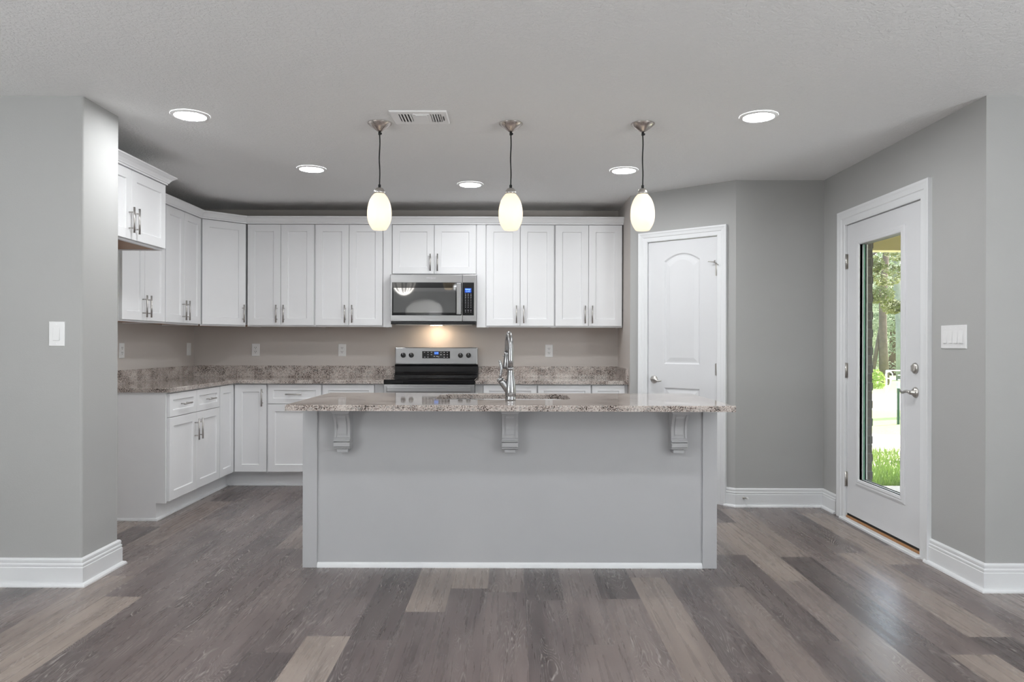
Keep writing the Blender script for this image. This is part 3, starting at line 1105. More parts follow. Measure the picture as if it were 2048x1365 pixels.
MB().box(DA[0] - 0.0202, DA[0] - 0.0005, YCF + 0.012, YB - 0.0005, TZ + 0.0003, 1.006).build('side_splash', 'granite', ct2, world=True)

# ------------------------------------------------------------------ island
IY = 3.950
IX0, IX1 = -1.1215, 1.1135
isl = thing('kitchen_island', 'long white kitchen island with corner posts and three carved corbels', 'island', (0, 4.25, 0))
PWD = 0.078
mb = MB()
mb.box(IX0 + 0.01, IX1 - 0.01, IY + 0.02, 4.53, 0.0, 0.64)
mb.box(IX0 + 0.01, -0.48, IY + 0.02, 4.53, 0.64, CZ - 0.02)
mb.box(0.40, IX1 - 0.01, IY + 0.02, 4.53, 0.64, CZ - 0.02)
mb.box(-0.48, 0.40, IY + 0.02, IY + 0.04, 0.64, CZ - 0.02)
mb.box(-0.48, 0.40, 4.515, 4.53, 0.64, CZ - 0.02)
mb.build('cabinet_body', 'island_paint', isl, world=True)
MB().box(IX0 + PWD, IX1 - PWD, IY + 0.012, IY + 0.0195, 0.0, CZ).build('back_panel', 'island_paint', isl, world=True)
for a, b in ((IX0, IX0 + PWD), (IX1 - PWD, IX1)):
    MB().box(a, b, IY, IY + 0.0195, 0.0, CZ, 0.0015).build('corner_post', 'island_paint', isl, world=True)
for a, b in ((IX0, IX0 + 0.0098), (IX1 - 0.0098, IX1)):
    MB().box(a, b, IY + 0.0197, 4.53, 0.0, CZ).build('side_panel', 'island_paint', isl, world=True)
MB().sweep([(IX0 + PWD, IY + 0.012), (IX1 - PWD, IY + 0.012)], [(0.0, 0.0), (0.012, 0.0), (0.0115, 0.008), (0.009, 0.018), (0.004, 0.026), (0.0, 0.028)]).build('shoe_moulding', 'trim_paint', isl, world=True)
mb = MB()
ic = (IX1 - IX0) / 3
for k in range(3):
    mb.panel(IX0 + k * ic + 0.004, IX0 + (k + 1) * ic - 0.004, 0.13, CZ - 0.01, [(0, 0.019), (0, 0.0), (0.06, 0.0), (0.065, 0.008)])
mb.v = [(-x - 0.008, 4.55 - y, z) for x, y, z in mb.v]
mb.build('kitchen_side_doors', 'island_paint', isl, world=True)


def corbel(xc):
    """carved bracket: side outline (out, z) with a sunk face, on the island panel"""
    y0 = IY + 0.012
    w = 0.066
    # front outline from under the cap down to the scroll
    front = []
    for k in range(15):
        s = k / 14
        o = 0.110 - 0.050 * s - 0.026 * math.sin(s * PI) * 1.0
        front.append((o, 0.846 - s * 0.136))
    low = [(0.066, 0.704), (0.068, 0.698), (0.066, 0.692)]
    for k in range(9):
        a = PI / 2 - k * PI / 8
        low.append((0.058 + 0.017 * math.cos(a), 0.674 + 0.017 * math.sin(a)))
    low += [(0.052, 0.655), (0.050, 0.650), (0.040, 0.646)]
    out = [(0.0, 0.846)] + front + low + [(0.0, 0.646)]
    mb = MB()
    mb.loops([[(xc - w / 2 - 0.010, y0 - o, z) for o, z in out], [(xc + w / 2 + 0.010, y0 - o, z) for o, z in out]], cap0=True, cap1=True)
    # two raised side fillets and the sunk field between them
    for s in (-1, 1):
        x = xc + s * (w / 2 + 0.003)
        band = [(o + 0.006, z) for o, z in front[1:]]
        mb.loops([[(x - 0.0055, y0 - o, z) for o, z in [(0.02, front[1][1])] + band + [(0.02, front[-1][1])]],
                  [(x + 0.0055, y0 - o, z) for o, z in [(0.02, front[1][1])] + band + [(0.02, front[-1][1])]]], cap0=True, cap1=True)
    fld = front[2:-1]
    mb.loops([[(xc - 0.022, y0 - o - (0.0045 if 0 < i < len(fld) - 1 else 0), z) for i, (o, z) in enumerate(fld)] + [(xc - 0.022, y0 - 0.02, fld[-1][1]), (xc - 0.022, y0 - 0.02, fld[0][1])],
              [(xc + 0.022, y0 - o - (0.0045 if 0 < i < len(fld) - 1 else 0), z) for i, (o, z) in enumerate(fld)] + [(xc + 0.022, y0 - 0.02, fld[-1][1]), (xc + 0.022, y0 - 0.02, fld[0][1])]], cap0=True, cap1=True)
    # cap mouldings under the stone
    rings = []
    for e, z in ((0.000, 0.842), (0.002, 0.848), (0.010, 0.858), (0.012, 0.862), (0.012, 0.8725)):
        rings.append([(xc - w / 2 - 0.011 - e, y0, z), (xc - w / 2 - 0.011 - e, y0 - 0.112 - e, z), (xc + w / 2 + 0.011 + e, y0 - 0.112 - e, z), (xc + w / 2 + 0.011 + e, y0, z)])
    mb.loops(rings, cap0=True, cap1=True)
    # scroll band, fillets and drop block
    mb.box(xc - w / 2 - 0.0105, xc + w / 2 + 0.0105, y0 - 0.080, y0, 0.690, 0.698, 0.002)
    mb.box(xc - w / 2 - 0.011, xc + w / 2 + 0.011, y0 - 0.083, y0, 0.661, 0.687, 0.005)
    mb.box(xc - w / 2 - 0.0105, xc + w / 2 + 0.0105, y0 - 0.077, y0, 0.6525, 0.659, 0.002)
    mb.box(xc - 0.030, xc + 0.030, y0 - 0.060, y0, 0.628, 0.649, 0.004)
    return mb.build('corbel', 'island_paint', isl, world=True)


for xc in (-0.897, -0.004, 0.896):
    corbel(xc)

# island top with the sink cut-out
it = thing('island_countertop', 'speckled granite island countertop with a sink cut-out', 'countertop', (0, 4.1, CZ), 0, 'granite countertops')


def rrect(x0, x1, y0, y1, r, n=6):
    pts = []
    for cx, cy, a0 in ((x1 - r, y0 + r, -PI / 2), (x1 - r, y1 - r, 0), (x0 + r, y1 - r, PI / 2), (x0 + r, y0 + r, PI)):
        for k in range(n + 1):
            a = a0 + k * PI / 2 / n
            pts.append((cx + r * math.cos(a), cy + r * math.sin(a)))
    return pts


TX0, TX1, TY0, TY1 = -1.129, 1.1255, 3.652, 4.575
out = rrect(TX0, TX1, TY0, TY1, 0.008, 3)
SX0, SX1, SY0, SY1 = -0.424, 0.337, 4.045, 4.480
hole = rrect(SX0, SX1, SY0, SY1, 0.09, 8)
mb = MB()
oi = inset_poly(out, 0.003)
hi = inset_poly(hole, -0.003)
mb.holed(oi, [hi], lambda x, y: (x, y, TZ))
mb.holed(out, [hole], lambda x, y: (x, y, CZ + 0.0005))
mb.loops([[(x, y, CZ + 0.0005) for x, y in out], [(x, y, TZ - 0.003) for x, y in out], [(x, y, TZ) for x, y in oi]])
mb.loops([[(x, y, CZ + 0.0005) for x, y in hole], [(x, y, TZ - 0.003) for x, y in hole], [(x, y, TZ) for x, y in hi]])
mb.build('slab', 'granite', it, world=True)

sk = thing('sink', 'steel undermount sink below the island countertop cut-out', 'sink', (-0.04, 4.26, 0.70))
mb = MB()
sh = rrect(SX0 - 0.004, SX1 + 0.004, SY0 - 0.004, SY1 + 0.004, 0.09, 8)
mb.loops([[(x, y, CZ - 0.0195) for x, y in inset_poly(sh, -0.02)], [(x, y, CZ - 0.0195) for x, y in sh], [(x, y, 0.69) for x, y in inset_poly(sh, 0.006)], [(x, y, 0.672) for x, y in inset_poly(sh, 0.03)]], cap1=True)
mb.build('basin', 'sink_steel', sk, world=True)
MB().lathe([(0.045, 0.673), (0.045, 0.676), (0.030, 0.674)], -0.04, 4.30, 0, 24).build('drain', 'faucet_steel', sk, world=True)

# faucet
fx, fy = -0.002, 3.985
fa = thing('faucet', 'tall brushed steel pull-down faucet with a side lever, standing on the island', 'faucet', (fx, fy, TZ))
MB().lathe([(0.0275, 0.0002), (0.0285, 0.003), (0.0285, 0.012), (0.0268, 0.016), (0.0268, 0.026), (0.0285, 0.030), (0.0292, 0.045), (0.0292, 0.062), (0.0275, 0.085),
            (0.0225, 0.115), (0.0185, 0.140), (0.0165, 0.158), (0.0165, 0.168), (0.0180, 0.172), (0.0180, 0.176), (0.0145, 0.178)], 0, 0, 0, 36).build('body', 'faucet_steel', fa)
pts, rad = [(0, 0, 0.172), (0, 0, 0.22), (0, 0, 0.27)], [0.0142, 0.0142, 0.0142]
tx, ty = -0.020, 0.150
for k in range(1, 17):
    a = PI * k / 16
    s = (1 - math.cos(a)) / 2
    pts.append((tx * s, ty * s, 0.278 + 0.086 * math.sin(a)))
    rad.append(0.0142 - 0.0012 * s)
pts.append((tx * 1.02, ty * 1.02, 0.262))
rad.append(0.013)
MB().tube(pts, rad, 20).build('spout', 'faucet_steel', fa)
pts = [(tx * 1.02, ty * 1.02, 0.2615), (tx * 1.05, ty * 1.03, 0.25), (tx * 1.15, ty * 1.06, 0.215), (tx * 1.25, ty * 1.08, 0.18), (tx * 1.3, ty * 1.09, 0.168)]
sp = MB().tube(pts, [0.0155, 0.0150, 0.0165, 0.0205, 0.019], 20).build('spray_head', 'faucet_steel', fa)
MB().box(tx * 1.08 - 0.028, tx * 1.08 - 0.012, ty * 1.04 - 0.005, ty * 1.04 + 0.005, 0.238, 0.243, 0.0015).build('spray_button', 'faucet_steel', sp)
hb = MB()
hb.tube([(-0.012, 0, 0.050), (-0.026, 0, 0.072), (-0.044, 0, 0.098), (-0.052, 0, 0.108)], [0.018, 0.0185, 0.0180, 0.0175], 20)
hb.tube([(-0.0525, 0, 0.1085), (-0.0575, 0, 0.1145), (-0.061, 0, 0.120), (-0.063, 0, 0.123)], [0.0185, 0.0190, 0.015, 0.007], 20)
hb.build('valve', 'faucet_steel', fa)
MB().tube([(-0.058, 0, 0.114), (-0.0545, -0.002, 0.135), (-0.051, -0.003, 0.155), (-0.0505, -0.003, 0.175), (-0.053, -0.003, 0.195), (-0.0585, -0.003, 0.214), (-0.0600, -0.003, 0.220)],
          [0.0075, 0.0072, 0.0076, 0.0084, 0.0088, 0.0078, 0.0045], 14).build('lever', 'faucet_steel', fa)

# ------------------------------------------------------------------ microwave
mw = thing('microwave', 'stainless over-the-range microwave with a black glass window', 'microwave', (-0.675, 6.345, 1.376))
HW = 0.373
MB().box(-HW + 0.004, HW - 0.004, 0.031, YB - 6.346, 0.004, 0.432).build('housing', 'black_enamel', mw)
MB().box(-HW + 0.006, HW - 0.006, 0.004, 0.0305, 0.002, 0.027, 0.003).build('vent_grille', 'black_enamel', mw)
XD = 0.252
d = MB().box(-HW, XD - 0.001, 0.0, 0.030, 0.0275, 0.434, 0.004).build('door', 'stainless', mw)
MB().box(XD + 0.001, HW, 0.0, 0.030, 0.0275, 0.434, 0.004).build('control_frame', 'stainless', mw)
MB().box(-0.357, XD - 0.004, -0.0022, -0.0001, 0.080, 0.366, 0.001).build('window', 'black_glass', d)
MB().box(-0.345, 0.195, -0.0032, -0.00225, 0.103, 0.318, 0.0004).build('window_screen', 'window_mesh_grey', d)
mb = MB()
mb.box(0.204, 0.242, -0.034, -0.022, 0.086, 0.358, 0.004)
mb.box(0.212, 0.234, -0.023, -0.0021, 0.098, 0.112)
mb.box(0.212, 0.234, -0.023, -0.0021, 0.332, 0.346)
mb.build('handle', 'stainless', d)
cp = MB().box(XD + 0.004, 0.353, -0.0022, -0.0001, 0.080, 0.366, 0.001).build('control_panel', 'black_glass', mw)
MB().box(0.274, 0.330, -0.0030, -0.0023, 0.278, 0.316).build('display', 'display_blue', cp)
text_part('clock_digits', '5:49', 'display_digits', cp, 0.020, 0.302, -0.0034, 0.289)
MB().box(0.278, 0.322, -0.0036, -0.0031, 0.303, 0.310).build('status_line', 'display_digits', cp)
mb = MB()
for r_ in range(11):
    z = 0.265 - r_ * 0.0142 - (0.012 if r_ > 8 else 0)
    for c_ in range(3):
        ww = 0.008 if r_ in (0, 1, 2, 9) else 0.0042
        x = 0.278 + c_ * 0.0235
        MB().box(x - ww / 2 + 0.002, x + ww / 2 + 0.002, -0.0028, -0.0023, z - 0.0018, z + 0.0018).build('button', 'button_white', cp)
text_part('brand_lettering', 'Whirlpool', 'button_white', d, 0.0195, -0.02, -0.0006, 0.405)
MB().box(-0.05, 0.05, 0.255, 0.290, -0.0005, 0.0035).build('cooktop_lamp', 'cooktop_lamp_glow', mw)
MB().box(-0.33, 0.33, 0.04, 0.18, -0.002, 0.0035).build('filter_grille', 'nickel', mw)

# ------------------------------------------------------------------ range
rg = thing('range', 'stainless electric range with a black glass cooktop and back controls', 'stove', (-0.6775, 6.062, 0))
RW = 0.378
MB().box(-RW, RW, 0.030, 0.655, 0.02, 0.874).build('body', 'black_enamel', rg)
MB().box(-RW, RW, 0.004, 0.600, 0.8745, 0.912, 0.006).build('cooktop', 'black_glass', rg)
od = MB().box(-RW + 0.002, RW - 0.002, 0.0, 0.0295, 0.205, 0.872, 0.004).build('oven_door', 'stainless', rg)
MB().box(-0.27, 0.27, -0.0022, -0.0001, 0.33, 0.66, 0.001).build('oven_window', 'black_glass', od)
mb = MB()
mb.box(-0.345, 0.345, -0.052, -0.034, 0.812, 0.858, 0.006)
for s in (-1, 1):
    mb.box(s * 0.325 - 0.014, s * 0.325 + 0.014, -0.035, -0.0005, 0.818, 0.852)
mb.build('handle', 'stainless', od)
MB().box(-RW + 0.002, RW - 0.002, 0.0, 0.0295, 0.045, 0.200, 0.004).build('storage_drawer', 'stainless', rg)
# backguard
mb = MB()
prof = [(0.560, 0.9125), (0.560, 0.925), (0.590, 0.940), (0.600, 0.955), (0.600, 1.005), (0.588, 1.018), (0.588, 1.021), (0.655, 1.021), (0.655, 0.9125)]
mb.loops([[(-0.377, y, z) for y, z in prof], [(0.377, y, z) for y, z in prof]], cap0=True, cap1=True)
mb.build('backguard', 'black_enamel', rg)
bp = MB().box(-0.375, 0.375, 0.586, 0.650, 1.0215, 1.178, 0.008).build('control_panel', 'stainless', rg)
cd = MB().box(-0.128, 0.124, 0.5835, 0.5858, 1.078, 1.143, 0.0006).build('clock_panel', 'black_glass', bp)
for x in (-0.300, -0.227, 0.219, 0.292):
    kb = MB()
    kb.lathe([(0.0, -0.022), (0.019, -0.022), (0.021, -0.018), (0.0235, 0.0)], x, 0.5855, 1.106, 24, 'y')
    kb.box(x - 0.006, x + 0.006, 0.5855 - 0.032, 0.5855 - 0.020, 1.106 - 0.022, 1.106 + 0.022, 0.002)
    kn = kb.build('knob', 'knob_black', bp)
    MB().box(x - 0.0015, x + 0.0015, 0.5855 - 0.0332, 0.5855 - 0.0321, 1.106 + 0.004, 1.106 + 0.021).build('pointer', 'button_white', kn)
# (display digits sit under the control panel part)
MB().box(-0.018, 0.020, 0.5826, 0.5834, 1.113, 1.137).build('display', 'display_blue', bp)
text_part('clock_digits', '5:49', 'display_digits', bp, 0.021, 0.001, 0.5821, 1.125)
mb = MB()
for x, z in [(-0.107, 1.132), (-0.075, 1.132), (-0.044, 1.132), (0.042, 1.132), (0.072, 1.132), (0.100, 1.132), (-0.075, 1.111), (-0.044, 1.111), (0.042, 1.111), (0.072, 1.111), (0.100, 1.111),
             (-0.105, 1.089), (-0.076, 1.089), (0.072, 1.089), (0.100, 1.089), (-0.018, 1.096), (0.006, 1.096), (0.02, 1.092)]:
    MB().box(x - 0.006, x + 0.006, 0.5829, 0.5834, z - 0.0022, z + 0.0022).build('button', 'button_white', bp)
mb = MB()
for bxx, byy, rr in ((-0.18, 0.17, 0.11), (0.19, 0.17, 0.09), (-0.18, 0.42, 0.085), (0.19, 0.42, 0.11)):
    MB().loops([[(bxx + q * math.cos(2 * PI * k / 40), byy + q * math.sin(2 * PI * k / 40), 0.9123) for k in range(40)] for q in (rr, rr - 0.002)]).build('burner_marking', 'window_mesh_grey', rg)


# ------------------------------------------------------------------ outlets and switches
def plate(name, label, cat, loc, rz, w, h, group=None):
    t = thing(name, label, cat, loc, rz, group)
    MB().panel(-w / 2, w / 2, -h / 2, h / 2, [(0, -0.0004), (0, -0.003), (0.003, -0.006)]).build('cover_plate', 'plastic', t)
    return t


def outlet(label, loc, rz):
    t = plate('wall_outlet', label, 'outlet', loc, rz, 0.072, 0.114, 'outlets above the counters')
    MB().box(-0.0165, 0.0165, -0.0072, -0.0061, -0.034, 0.034, 0.0005).build('receptacle', 'plastic', t)
    mb = MB()
    for s in (-1, 1):
        z = s * 0.0185
        mb.box(-0.0085, -0.0055, -0.0078, -0.0073, z - 0.001, z + 0.009)
        mb.box(0.0055, 0.0085, -0.0078, -0.0073, z - 0.001, z + 0.009)
        mb.lathe([(0.0028, -0.0078), (0.0028, -0.0073)], 0, 0, z - 0.0075, 10, 'y')
    mb.build('slots', 'dark_slot', t)
    return t


outlet('white wall outlet on the back wall, nearest the inside corner', (-2.350, YB, 1.150), 0)
outlet('white wall outlet on the back wall, just left of the range', (-1.554, YB, 1.150), 0)
outlet('white wall outlet on the back wall, right of the faucet', (0.350, YB, 1.148), 0)
outlet('white wall outlet half hidden by the partition edge, on the left wall', (XL, 5.49, 1.152), R90)


def switch(label, loc, rz, n, w, h, group='wall switches'):
    t = plate('light_switch', label, 'light switch', loc, rz, w, h, group)
    for k in range(n):
        x = (k - (n - 1) / 2) * 0.0465
        mb = MB()
        mb.loops([[(x - 0.0165, -0.0061, -0.033), (x + 0.0165, -0.0061, -0.033), (x + 0.0165, -0.0061, 0.033), (x - 0.0165, -0.0061, 0.033)],
                  [(x - 0.0155, -0.0115, -0.032), (x + 0.0155, -0.0115, -0.032), (x + 0.0155, -0.0066, 0.032), (x - 0.0155, -0.0066, 0.032)]], cap0=True, cap1=True)
        mb.build('rocker', 'plastic', t)
    mb = MB()
    for k in range(n):
        x = (k - (n - 1) / 2) * 0.0465
        for s in (-1, 1):
            mb.lathe([(0.0022, -0.0066), (0.0022, -0.0061)], x, 0, s * 0.048, 10, 'y')
    mb.build('screws', 'vent_white', t)
    return t


switch('single white rocker switch on the partition wall at the left', (-2.261, PY0, 1.254), 0, 1, 0.079, 0.123)
switch('wide white plate of four rocker switches beside the glass door', (XR, 3.859, 1.2535), -PI / 2, 4, 0.222, 0.124)
t = plate('blank_plate', 'plain white wall plate on the left wall close to the inside corner', 'wall plate', (XL, 6.635, 1.155), R90, 0.078, 0.114)

# door stop on the baseboard
ds = thing('door_stop', 'small spring door stop screwed into the white baseboard', 'door stop', (1.735, YR1 - 0.016, 0.068))
MB().lathe([(0.009, -0.0005), (0.010, -0.006), (0.006, -0.009)], 0, 0, 0, 16, 'y').build('base', 'nickel', ds)
MB().tube([(0, -0.008, 0), (0.004, -0.035, 0.006), (0.008, -0.058, 0.010)], 0.0055, 12).build('spring', 'nickel', ds)
MB().tube([(0.008, -0.0585, 0.010), (0.0105, -0.07, 0.012)], 0.0075, 12).build('bumper', 'plastic', ds)

# ------------------------------------------------------------------ ceiling fixtures
DL = [(-1.731, 3.945, 'recessed ceiling light above the partition, large at the left'),
      (-1.405, 5.148, 'recessed ceiling light left of the pendants, above the corner of the cabinets'),
      (-0.317, 5.634, 'recessed ceiling light between the left and middle pendants, farthest back'),
      (0.793, 5.166, 'recessed ceiling light between the middle and right pendants'),
      (1.328, 3.938, 'recessed ceiling light in front of the angled pantry wall')]
base_dl = None
for x, y, lab in DL:
    if base_dl is None:
        base_dl = thing('recessed_light', lab, 'ceiling light', (x, y, CEIL), 0, 'recessed ceiling lights')
        MB().lathe([(0.100, -0.0003), (0.100, -0.003), (0.097, -0.006), (0.083, -0.010), (0.081, -0.009), (0.080, -0.006)], 0, 0, 0, 48, cap0=False, cap1=False).build('trim_ring', 'vent_white', base_dl)
        MB().lathe([(0.0800, -0.0062), (0.070, -0.0066), (0.0, -0.0068)], 0, 0, 0, 48, cap0=False, cap1=False).build('lens', 'downlight_lens', base_dl)
    else:
        o = copy_tree(base_dl)
        o.location = (x, y, CEIL)
        o['label'] = lab

PEND = [(-0.735, 'left pendant light with a frosted glass shade, over the island'), (-0.004, 'middle pendant light with a frosted glass shade, over the faucet'),
        (0.731, 'right pendant light with a frosted glass shade, in front of the pantry')]
PY_ = 4.08
base_p = None
for x, lab in PEND:
    if base_p is None:
        base_p = thing('pendant_light', lab, 'pendant light', (x, PY_, CEIL), 0, 'pendants over the island')
        MB().lathe([(0.064, -0.0003), (0.0665, -0.002), (0.0665, -0.005), (0.040, -0.027), (0.016, -0.045), (0.009, -0.0485), (0.0, -0.049)], 0, 0, 0, 40).build('canopy', 'canopy_nickel', base_p)
        pts = [(0.0, 0, -0.046)] + [(0.0015 * math.sin(k * 0.9), 0.001 * math.cos(k * 0.7), -0.07 - k * 0.0245) for k in range(11)] + [(0, 0, -0.362)]
        MB().tube(pts, 0.0036, 10).build('cord', 'cord_black', base_p)
        mb = MB()
        mb.lathe([(0.0075, -0.050), (0.0075, -0.066)], 0, 0, 0, 14)
        mb.box(0.004, 0.012, -0.004, 0.004, -0.064, -0.054, 0.001)
        mb.lathe([(0.0075, -0.344), (0.0075, -0.362)], 0, 0, 0, 14)
        mb.build('cord_grip', 'cord_black', base_p)
        MB().lathe([(0.010, -0.361), (0.020, -0.365), (0.027, -0.374), (0.030, -0.386), (0.030, -0.395), (0.0, -0.395)], 0, 0, 0, 32).build('cap', 'brushed_nickel', base_p)
        prof = []
        for k in range(25):
            s = k / 24
            z = -0.392 - s * 0.202
            e = (s - 0.56) / 0.60
            r_ = 0.0675 * math.sqrt(max(0.0, 1 - e * e)) if s < 0.56 else 0.0675 * (1 - 0.43 * ((s - 0.56) / 0.44) ** 2.4)
            prof.append((max(r_, 0.026), z))
        inner = [(r_ - 0.004, z) for r_, z in reversed(prof)]
        MB().lathe(prof + [(prof[-1][0] - 0.002, prof[-1][1] - 0.0015)], 0, 0, 0, 40, cap0=False, cap1=False).build('glass_shade', 'frosted_glass', base_p)
        cur = base_p
    else:
        cur = copy_tree(base_p)
        cur.location = (x, PY_, CEIL)
        cur['label'] = lab
    ld = bpy.data.lights.new('pendant_bulb', 'POINT')
    ld.energy = 0.13
    ld.color = (1.0, 0.82, 0.58)
    ld.shadow_soft_size = 0.025
    lo = bpy.data.objects.new('pendant_bulb', ld)
    lo.location = (x, PY_, CEIL - 0.50)
    COL.objects.link(lo)

# supply vent
vt = thing('ceiling_vent', 'white rectangular supply vent in the ceiling near the left pendant', 'vent', (-0.4955, 3.965, CEIL))
VX, VY = 0.148, 0.105
out = [(-VX, -VY), (VX, -VY), (VX, VY), (-VX, VY)]
hl = [(-0.108, -0.066), (-0.040, -0.066), (-0.040, 0.066), (-0.108, 0.066)]
hr = [(0.062, -0.066), (0.118, -0.066), (0.118, 0.066), (0.062, 0.066)]
mb = MB()
mb.holed(out, [hl, hr], lambda x, y: (x, y, -0.008))
ou = [(-VX - 0.005, -VY - 0.005), (VX + 0.005, -VY - 0.005), (VX + 0.005, VY + 0.005), (-VX - 0.005, VY + 0.005)]
mb.loops([[(x, y, -0.0004) for x, y in ou], [(x, y, -0.003) for x, y in ou], [(x, y, -0.008) for x, y in out]])
mb.box(-0.030, 0.054, -0.072, 0.072, -0.0105, -0.0078)
mb.box(-0.018, 0.042, -0.060, 0.060, -0.0125, -0.0104)
mb.build('face_plate', 'vent_white', vt)
MB().box(-0.112, -0.036, -0.07, 0.07, -0.0016, -0.0006).build('duct_opening', 'vent_hole', vt)
MB().box(0.058, 0.122, -0.07, 0.07, -0.0016, -0.0006).build('duct_opening', 'vent_hole', vt)
for x0, k0, tilt in ((-0.108, 0, -1), (0.062, 0, 1)):
    n_ = 4
    step = (0.068 if tilt < 0 else 0.056) / n_
    for k in range(n_):
        xx = x0 + step * (k + 0.5)
        ww = 0.0042 if tilt < 0 else 0.0020
        mb = MB()
        s = tilt * 0.0016
        mb.loops([[(xx - ww - s, y, -0.0085), (xx + ww - s, y, -0.0085), (xx + ww + s, y, -0.003), (xx - ww + s, y, -0.003)] for y in (-0.066, 0.066)], cap0=True, cap1=True)
        mb.build('louver', 'vent_white', vt)
MB().box(0.126, 0.131, -0.03, 0.03, -0.0125, -0.0079).build('damper_lever', 'vent_hole', vt)

# chandelier of the living area (seen mirrored in the microwave window)
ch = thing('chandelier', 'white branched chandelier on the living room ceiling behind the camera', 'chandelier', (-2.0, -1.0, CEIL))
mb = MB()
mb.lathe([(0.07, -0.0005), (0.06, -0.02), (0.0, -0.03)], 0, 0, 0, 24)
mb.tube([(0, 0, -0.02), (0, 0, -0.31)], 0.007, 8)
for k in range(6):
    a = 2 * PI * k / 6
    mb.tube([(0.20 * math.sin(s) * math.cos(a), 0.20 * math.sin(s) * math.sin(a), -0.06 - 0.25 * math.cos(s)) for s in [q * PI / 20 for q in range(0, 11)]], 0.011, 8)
mb.build('frame', 'chandelier_glow', ch)  # arms given emission of their own to look brightly lit, like the bulbs
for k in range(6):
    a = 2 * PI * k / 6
    MB().lathe([(0.010, -0.08), (0.022, -0.06), (0.020, -0.04), (0.004, -0.02)], 0.20 * math.cos(a), 0.20 * math.sin(a), 0, 12).build('bulb', 'chandelier_glow', ch)

# ------------------------------------------------------------------ outdoors, seen through the glass door
struct('porch_slab', MB().box(XR + 0.14, 6.2, YR0 + 0.14, 6.45, -0.14, -0.03), 'concrete', 'grey concrete porch slab outside the glass door', 'porch')
mb = MB()
mb.box(XR + 0.14, 6.2, 3.74, 7.15, 2.42, 2.50)
struct('porch_ceiling', mb, 'porch_soffit', 'olive soffit of the porch roof outside the glass door', 'porch roof')
struct('porch_beam', MB().box(XR + 0.14, 6.2, 7.15, 7.30, 2.135, 2.52), 'porch_paint', 'yellow painted porch beam above the garden view', 'beam')
bc = thing('brick_column', 'dark brick porch column outside the glass door', 'column', (2.72, 6.1, -0.03))
MB().box(2.50, 2.93, 5.94, 6.40, -0.03, 2.42).build('brickwork', 'brick', bc, world=True)
mb = MB()
for k in range(34):
    if k % 2 == 0:
        mb.box(2.4995, 2.934, 5.936, 6.404, -0.028 + k * 0.072 + 0.006, -0.028 + k * 0.072 + 0.066)
mb.build('projecting_courses', 'brick', bc, world=True)
struct('house_wall', MB().box(XR + 0.14, XR + 0.24, YR1 + 0.14, 6.9, -0.1, 2.42), 'brick', 'dark brick outer house wall beside the porch', 'wall')
struct('lawn', MB().box(2.6, 90, 6.45, 120, -0.35, -0.09), 'lawn_grass', 'sunlit lawn beyond the porch', 'lawn')

# grass tufts at the porch edge
mb = MB()
for k in range(5200):
    y = 6.5 + (random.random() ** 1.6) * 2.4
    x = y * random.uniform(0.44, 0.62)
    h = random.uniform(0.05, 0.13)
    a = random.uniform(0, 2 * PI)
    dx, dy = 0.006 * math.cos(a), 0.006 * math.sin(a)
    lx, ly = random.uniform(-0.05, 0.05), random.uniform(-0.05, 0.05)
    mb._add([(x - dx, y - dy, -0.09), (x + dx, y + dy, -0.09), (x + lx, y + ly, -0.09 + h)], [(0, 1, 2)])
g = mb.build('grass', 'grass_blade', fix=False)
tag(g, 'bright green grass blades at the edge of the porch slab', 'grass', kind='stuff')


def leaves(mb, c, r, n, size):
    for k in range(n):
        while True:
            p = Vector((random.uniform(-1, 1), random.uniform(-1, 1), random.uniform(-1, 1)))
            if p.length < 1:
                break
        p = p.normalized() * (p.length ** 0.5)
        o = Vector((c[0] + p.x * r[0], c[1] + p.y * r[1], c[2] + p.z * r[2]))
        a = Vector((random.gauss(0, 1), random.gauss(0, 1), random.gauss(0, 1))).normalized()
        b = a.orthogonal().normalized()
        s = size * random.uniform(0.6, 1.3)
        mb._add([o - a * s, o + b * s * 0.45, o + a * s, o - b * s * 0.45], [(0, 1, 2, 3)])


def tree(name, label, x, y, trunk, clumps, bark, leaf, size, group='trees beyond the lawn', n=500):
    t = thing(name, label, 'tree', (x, y, -0.09), 0, group)
    mb = MB()
    for pts, rad in trunk:
        mb.tube([(x + p[0], y + p[1], p[2] - 0.09) for p in pts], rad, 10)
    mb.build('trunk', bark, t, world=True)
    mb = MB()
    for c, r in clumps:
        leaves(mb, (x + c[0], y + c[1], c[2]), r, n, size)
    mb.build('foliage', leaf, t, world=True, fix=False)
    return t


def at(px, y):
    return (px - 1022.0) / F_PX * y


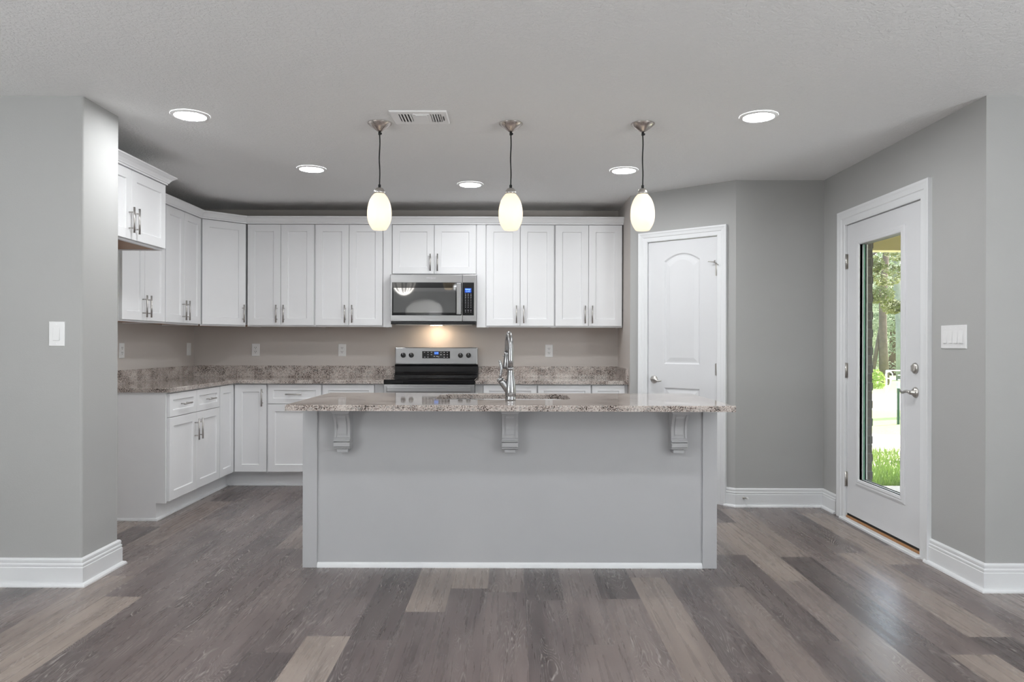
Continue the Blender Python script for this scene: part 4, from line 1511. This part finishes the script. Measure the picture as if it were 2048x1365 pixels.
tree('oak_tree', 'brown trunked oak with a leaning limb beyond the lawn', at(1766, 24), 24,
     [([(0.05, 0, 0), (0.0, 0, 1.5), (-0.02, 0, 3.0), (0.2, 0, 5.5)], [0.16, 0.125, 0.11, 0.09]),
      ([(-0.35, 0.1, 0), (-0.1, 0.1, 1.5), (0.12, 0.1, 2.6), (0.15, 0.1, 3.8), (0.0, 0, 5.0)], [0.07, 0.06, 0.055, 0.05, 0.04])],
     [((0, 0, 6.0), (2.2, 2.0, 1.3)), ((1.5, 1, 5.2), (1.5, 1.5, 1.0)), ((-1.6, 0, 5.0), (1.4, 1.4, 1.1)), ((0.2, 1.5, 4.2), (1.3, 1.2, 0.7))], 'bark', 'leaf_green', 0.075, n=1300)
tree('pine_tree', 'pale grey pine trunk right of the oak beyond the lawn', at(1799, 27), 27,
     [([(0.05, 0, 0), (0.0, 0, 2.0), (-0.15, 0, 4.5), (-0.2, 0, 8)], [0.16, 0.13, 0.12, 0.10])],
     [((0, 0, 8.0), (2.0, 2.0, 1.6)), ((0.4, 0, 6.3), (1.6, 1.6, 0.9)), ((-0.8, 0.5, 5.4), (1.0, 1.0, 0.6))], 'pale_bark', 'leaf_pale', 0.085, n=1100)
tree('live_oak', 'olive leaved branch hanging in front of the other trees', at(1960, 14), 14,
     [([(0, 0, 0), (0, 0, 2.4), (-0.2, 0, 3.6), (-0.3, 0, 5.0)], [0.24, 0.2, 0.16, 0.1]),
      ([(-0.1, 0, 3.1), (-0.9, 0, 3.45), (-1.6, 0, 3.35), (-2.1, 0, 3.0), (-2.35, 0, 2.8)], [0.06, 0.04, 0.03, 0.02, 0.01])],
     [((-1.55, 0, 3.1), (0.30, 0.4, 0.28)), ((-1.75, 0.1, 2.55), (0.26, 0.4, 0.22)), ((-1.95, -0.1, 2.15), (0.22, 0.3, 0.16)), ((-2.05, 0, 2.75), (0.16, 0.3, 0.16)),
      ((-0.3, 0, 4.9), (1.5, 1.4, 0.9)), ((-1.5, 0.2, 3.75), (0.45, 0.5, 0.3)), ((-1.62, 0.1, 1.95), (0.16, 0.3, 0.14))], 'bark', 'leaf_olive', 0.042, n=520)
for k, (px, y, hh, leaf, lab) in enumerate([
        (1715, 36, 7.5, 'leaf_pale', 'pale leafy tree at the far edge of the garden, left of the oak trunk'),
        (1752, 45, 8.5, 'leaf_green', 'tall leafy tree far behind the oak trunk'),
        (1786, 31.5, 7.0, 'leaf_pale', 'pale leafy tree far behind, between the oak and the pine trunks'),
        (1822, 40.5, 8.0, 'leaf_green', 'tall leafy tree far behind the pine trunk'),
        (1880, 49.5, 9.0, 'leaf_pale', 'pale leafy tree far behind, beyond the door edge'),
        (1670, 54, 9.0, 'leaf_green', 'tall leafy tree far behind the brick column')]):
    tree('leafy_tree', lab, at(px, y), y, [([(0, 0, 0), (0.1, 0, hh * 0.5), (0, 0, hh * 0.8)], [0.2, 0.14, 0.07])],
         [((0, 0, hh * 0.75), (2.0, 1.8, hh * 0.28)), ((-0.6, -0.5, hh * 0.45), (1.7, 1.4, hh * 0.2)), ((0.6, 0.4, hh * 0.30), (1.6, 1.4, hh * 0.22)), ((0, 0, 1.3), (2.0, 1.2, 1.4))], 'bark', leaf, 0.085, n=2200)
sb = thing('shrub', 'lime green shrub at the foot of the oak', 'shrub', (at(1750, 22), 22, -0.09))
mb = MB()
leaves(mb, (at(1750, 22), 22, 0.12), (0.28, 0.3, 0.36), 420, 0.07)
mb.build('foliage', 'leaf_lime', sb, world=True, fix=False)

gt = thing('garden_gate', 'white tubular metal gate standing across the lawn', 'gate', (at(1795, 19), 19, -0.09))
gx = at(1773, 19)
mb = MB()
mb.tube([(gx, 19, -0.09), (gx, 19, 0.55)], 0.022, 8)
mb.tube([(gx + 0.42, 19, -0.09), (gx + 0.42, 19, 0.50)], 0.022, 8)
mb.build('posts', 'white_metal', gt, world=True)
for z in (0.55, 0.43, 0.31, 0.19):
    MB().tube([(gx + (0 if z > 0.5 else 0.30), 19, z), (gx + 1.3, 19, z)], 0.014, 8).build('rail', 'white_metal', gt, world=True)
mb = MB()
mb.tube([(gx + 0.06 + 0.09 * math.cos(a), 18.98, 0.43 + 0.09 * math.sin(a)) for a in [k * 2 * PI / 16 for k in range(17)]], 0.014, 8)
mb.tube([(gx + 0.14, 18.98, 0.40), (gx + 0.08, 18.98, 0.2), (gx + 0.02, 18.98, 0.0)], 0.014, 8)
mb.build('scroll', 'white_metal', gt, world=True)
st = thing('garden_stake', 'thin dark green metal stake in the lawn', 'stake', (at(1797, 12), 12, -0.09))
MB().box(at(1797, 12) - 0.016, at(1797, 12) + 0.016, 11.985, 12.015, -0.09, 0.50).build('post', 'green_metal', st, world=True)
MB().box(at(1797, 12) - 0.02, at(1797, 12) + 0.02, 11.98, 12.02, 0.50, 0.60).build('tip', 'white_metal', st, world=True)
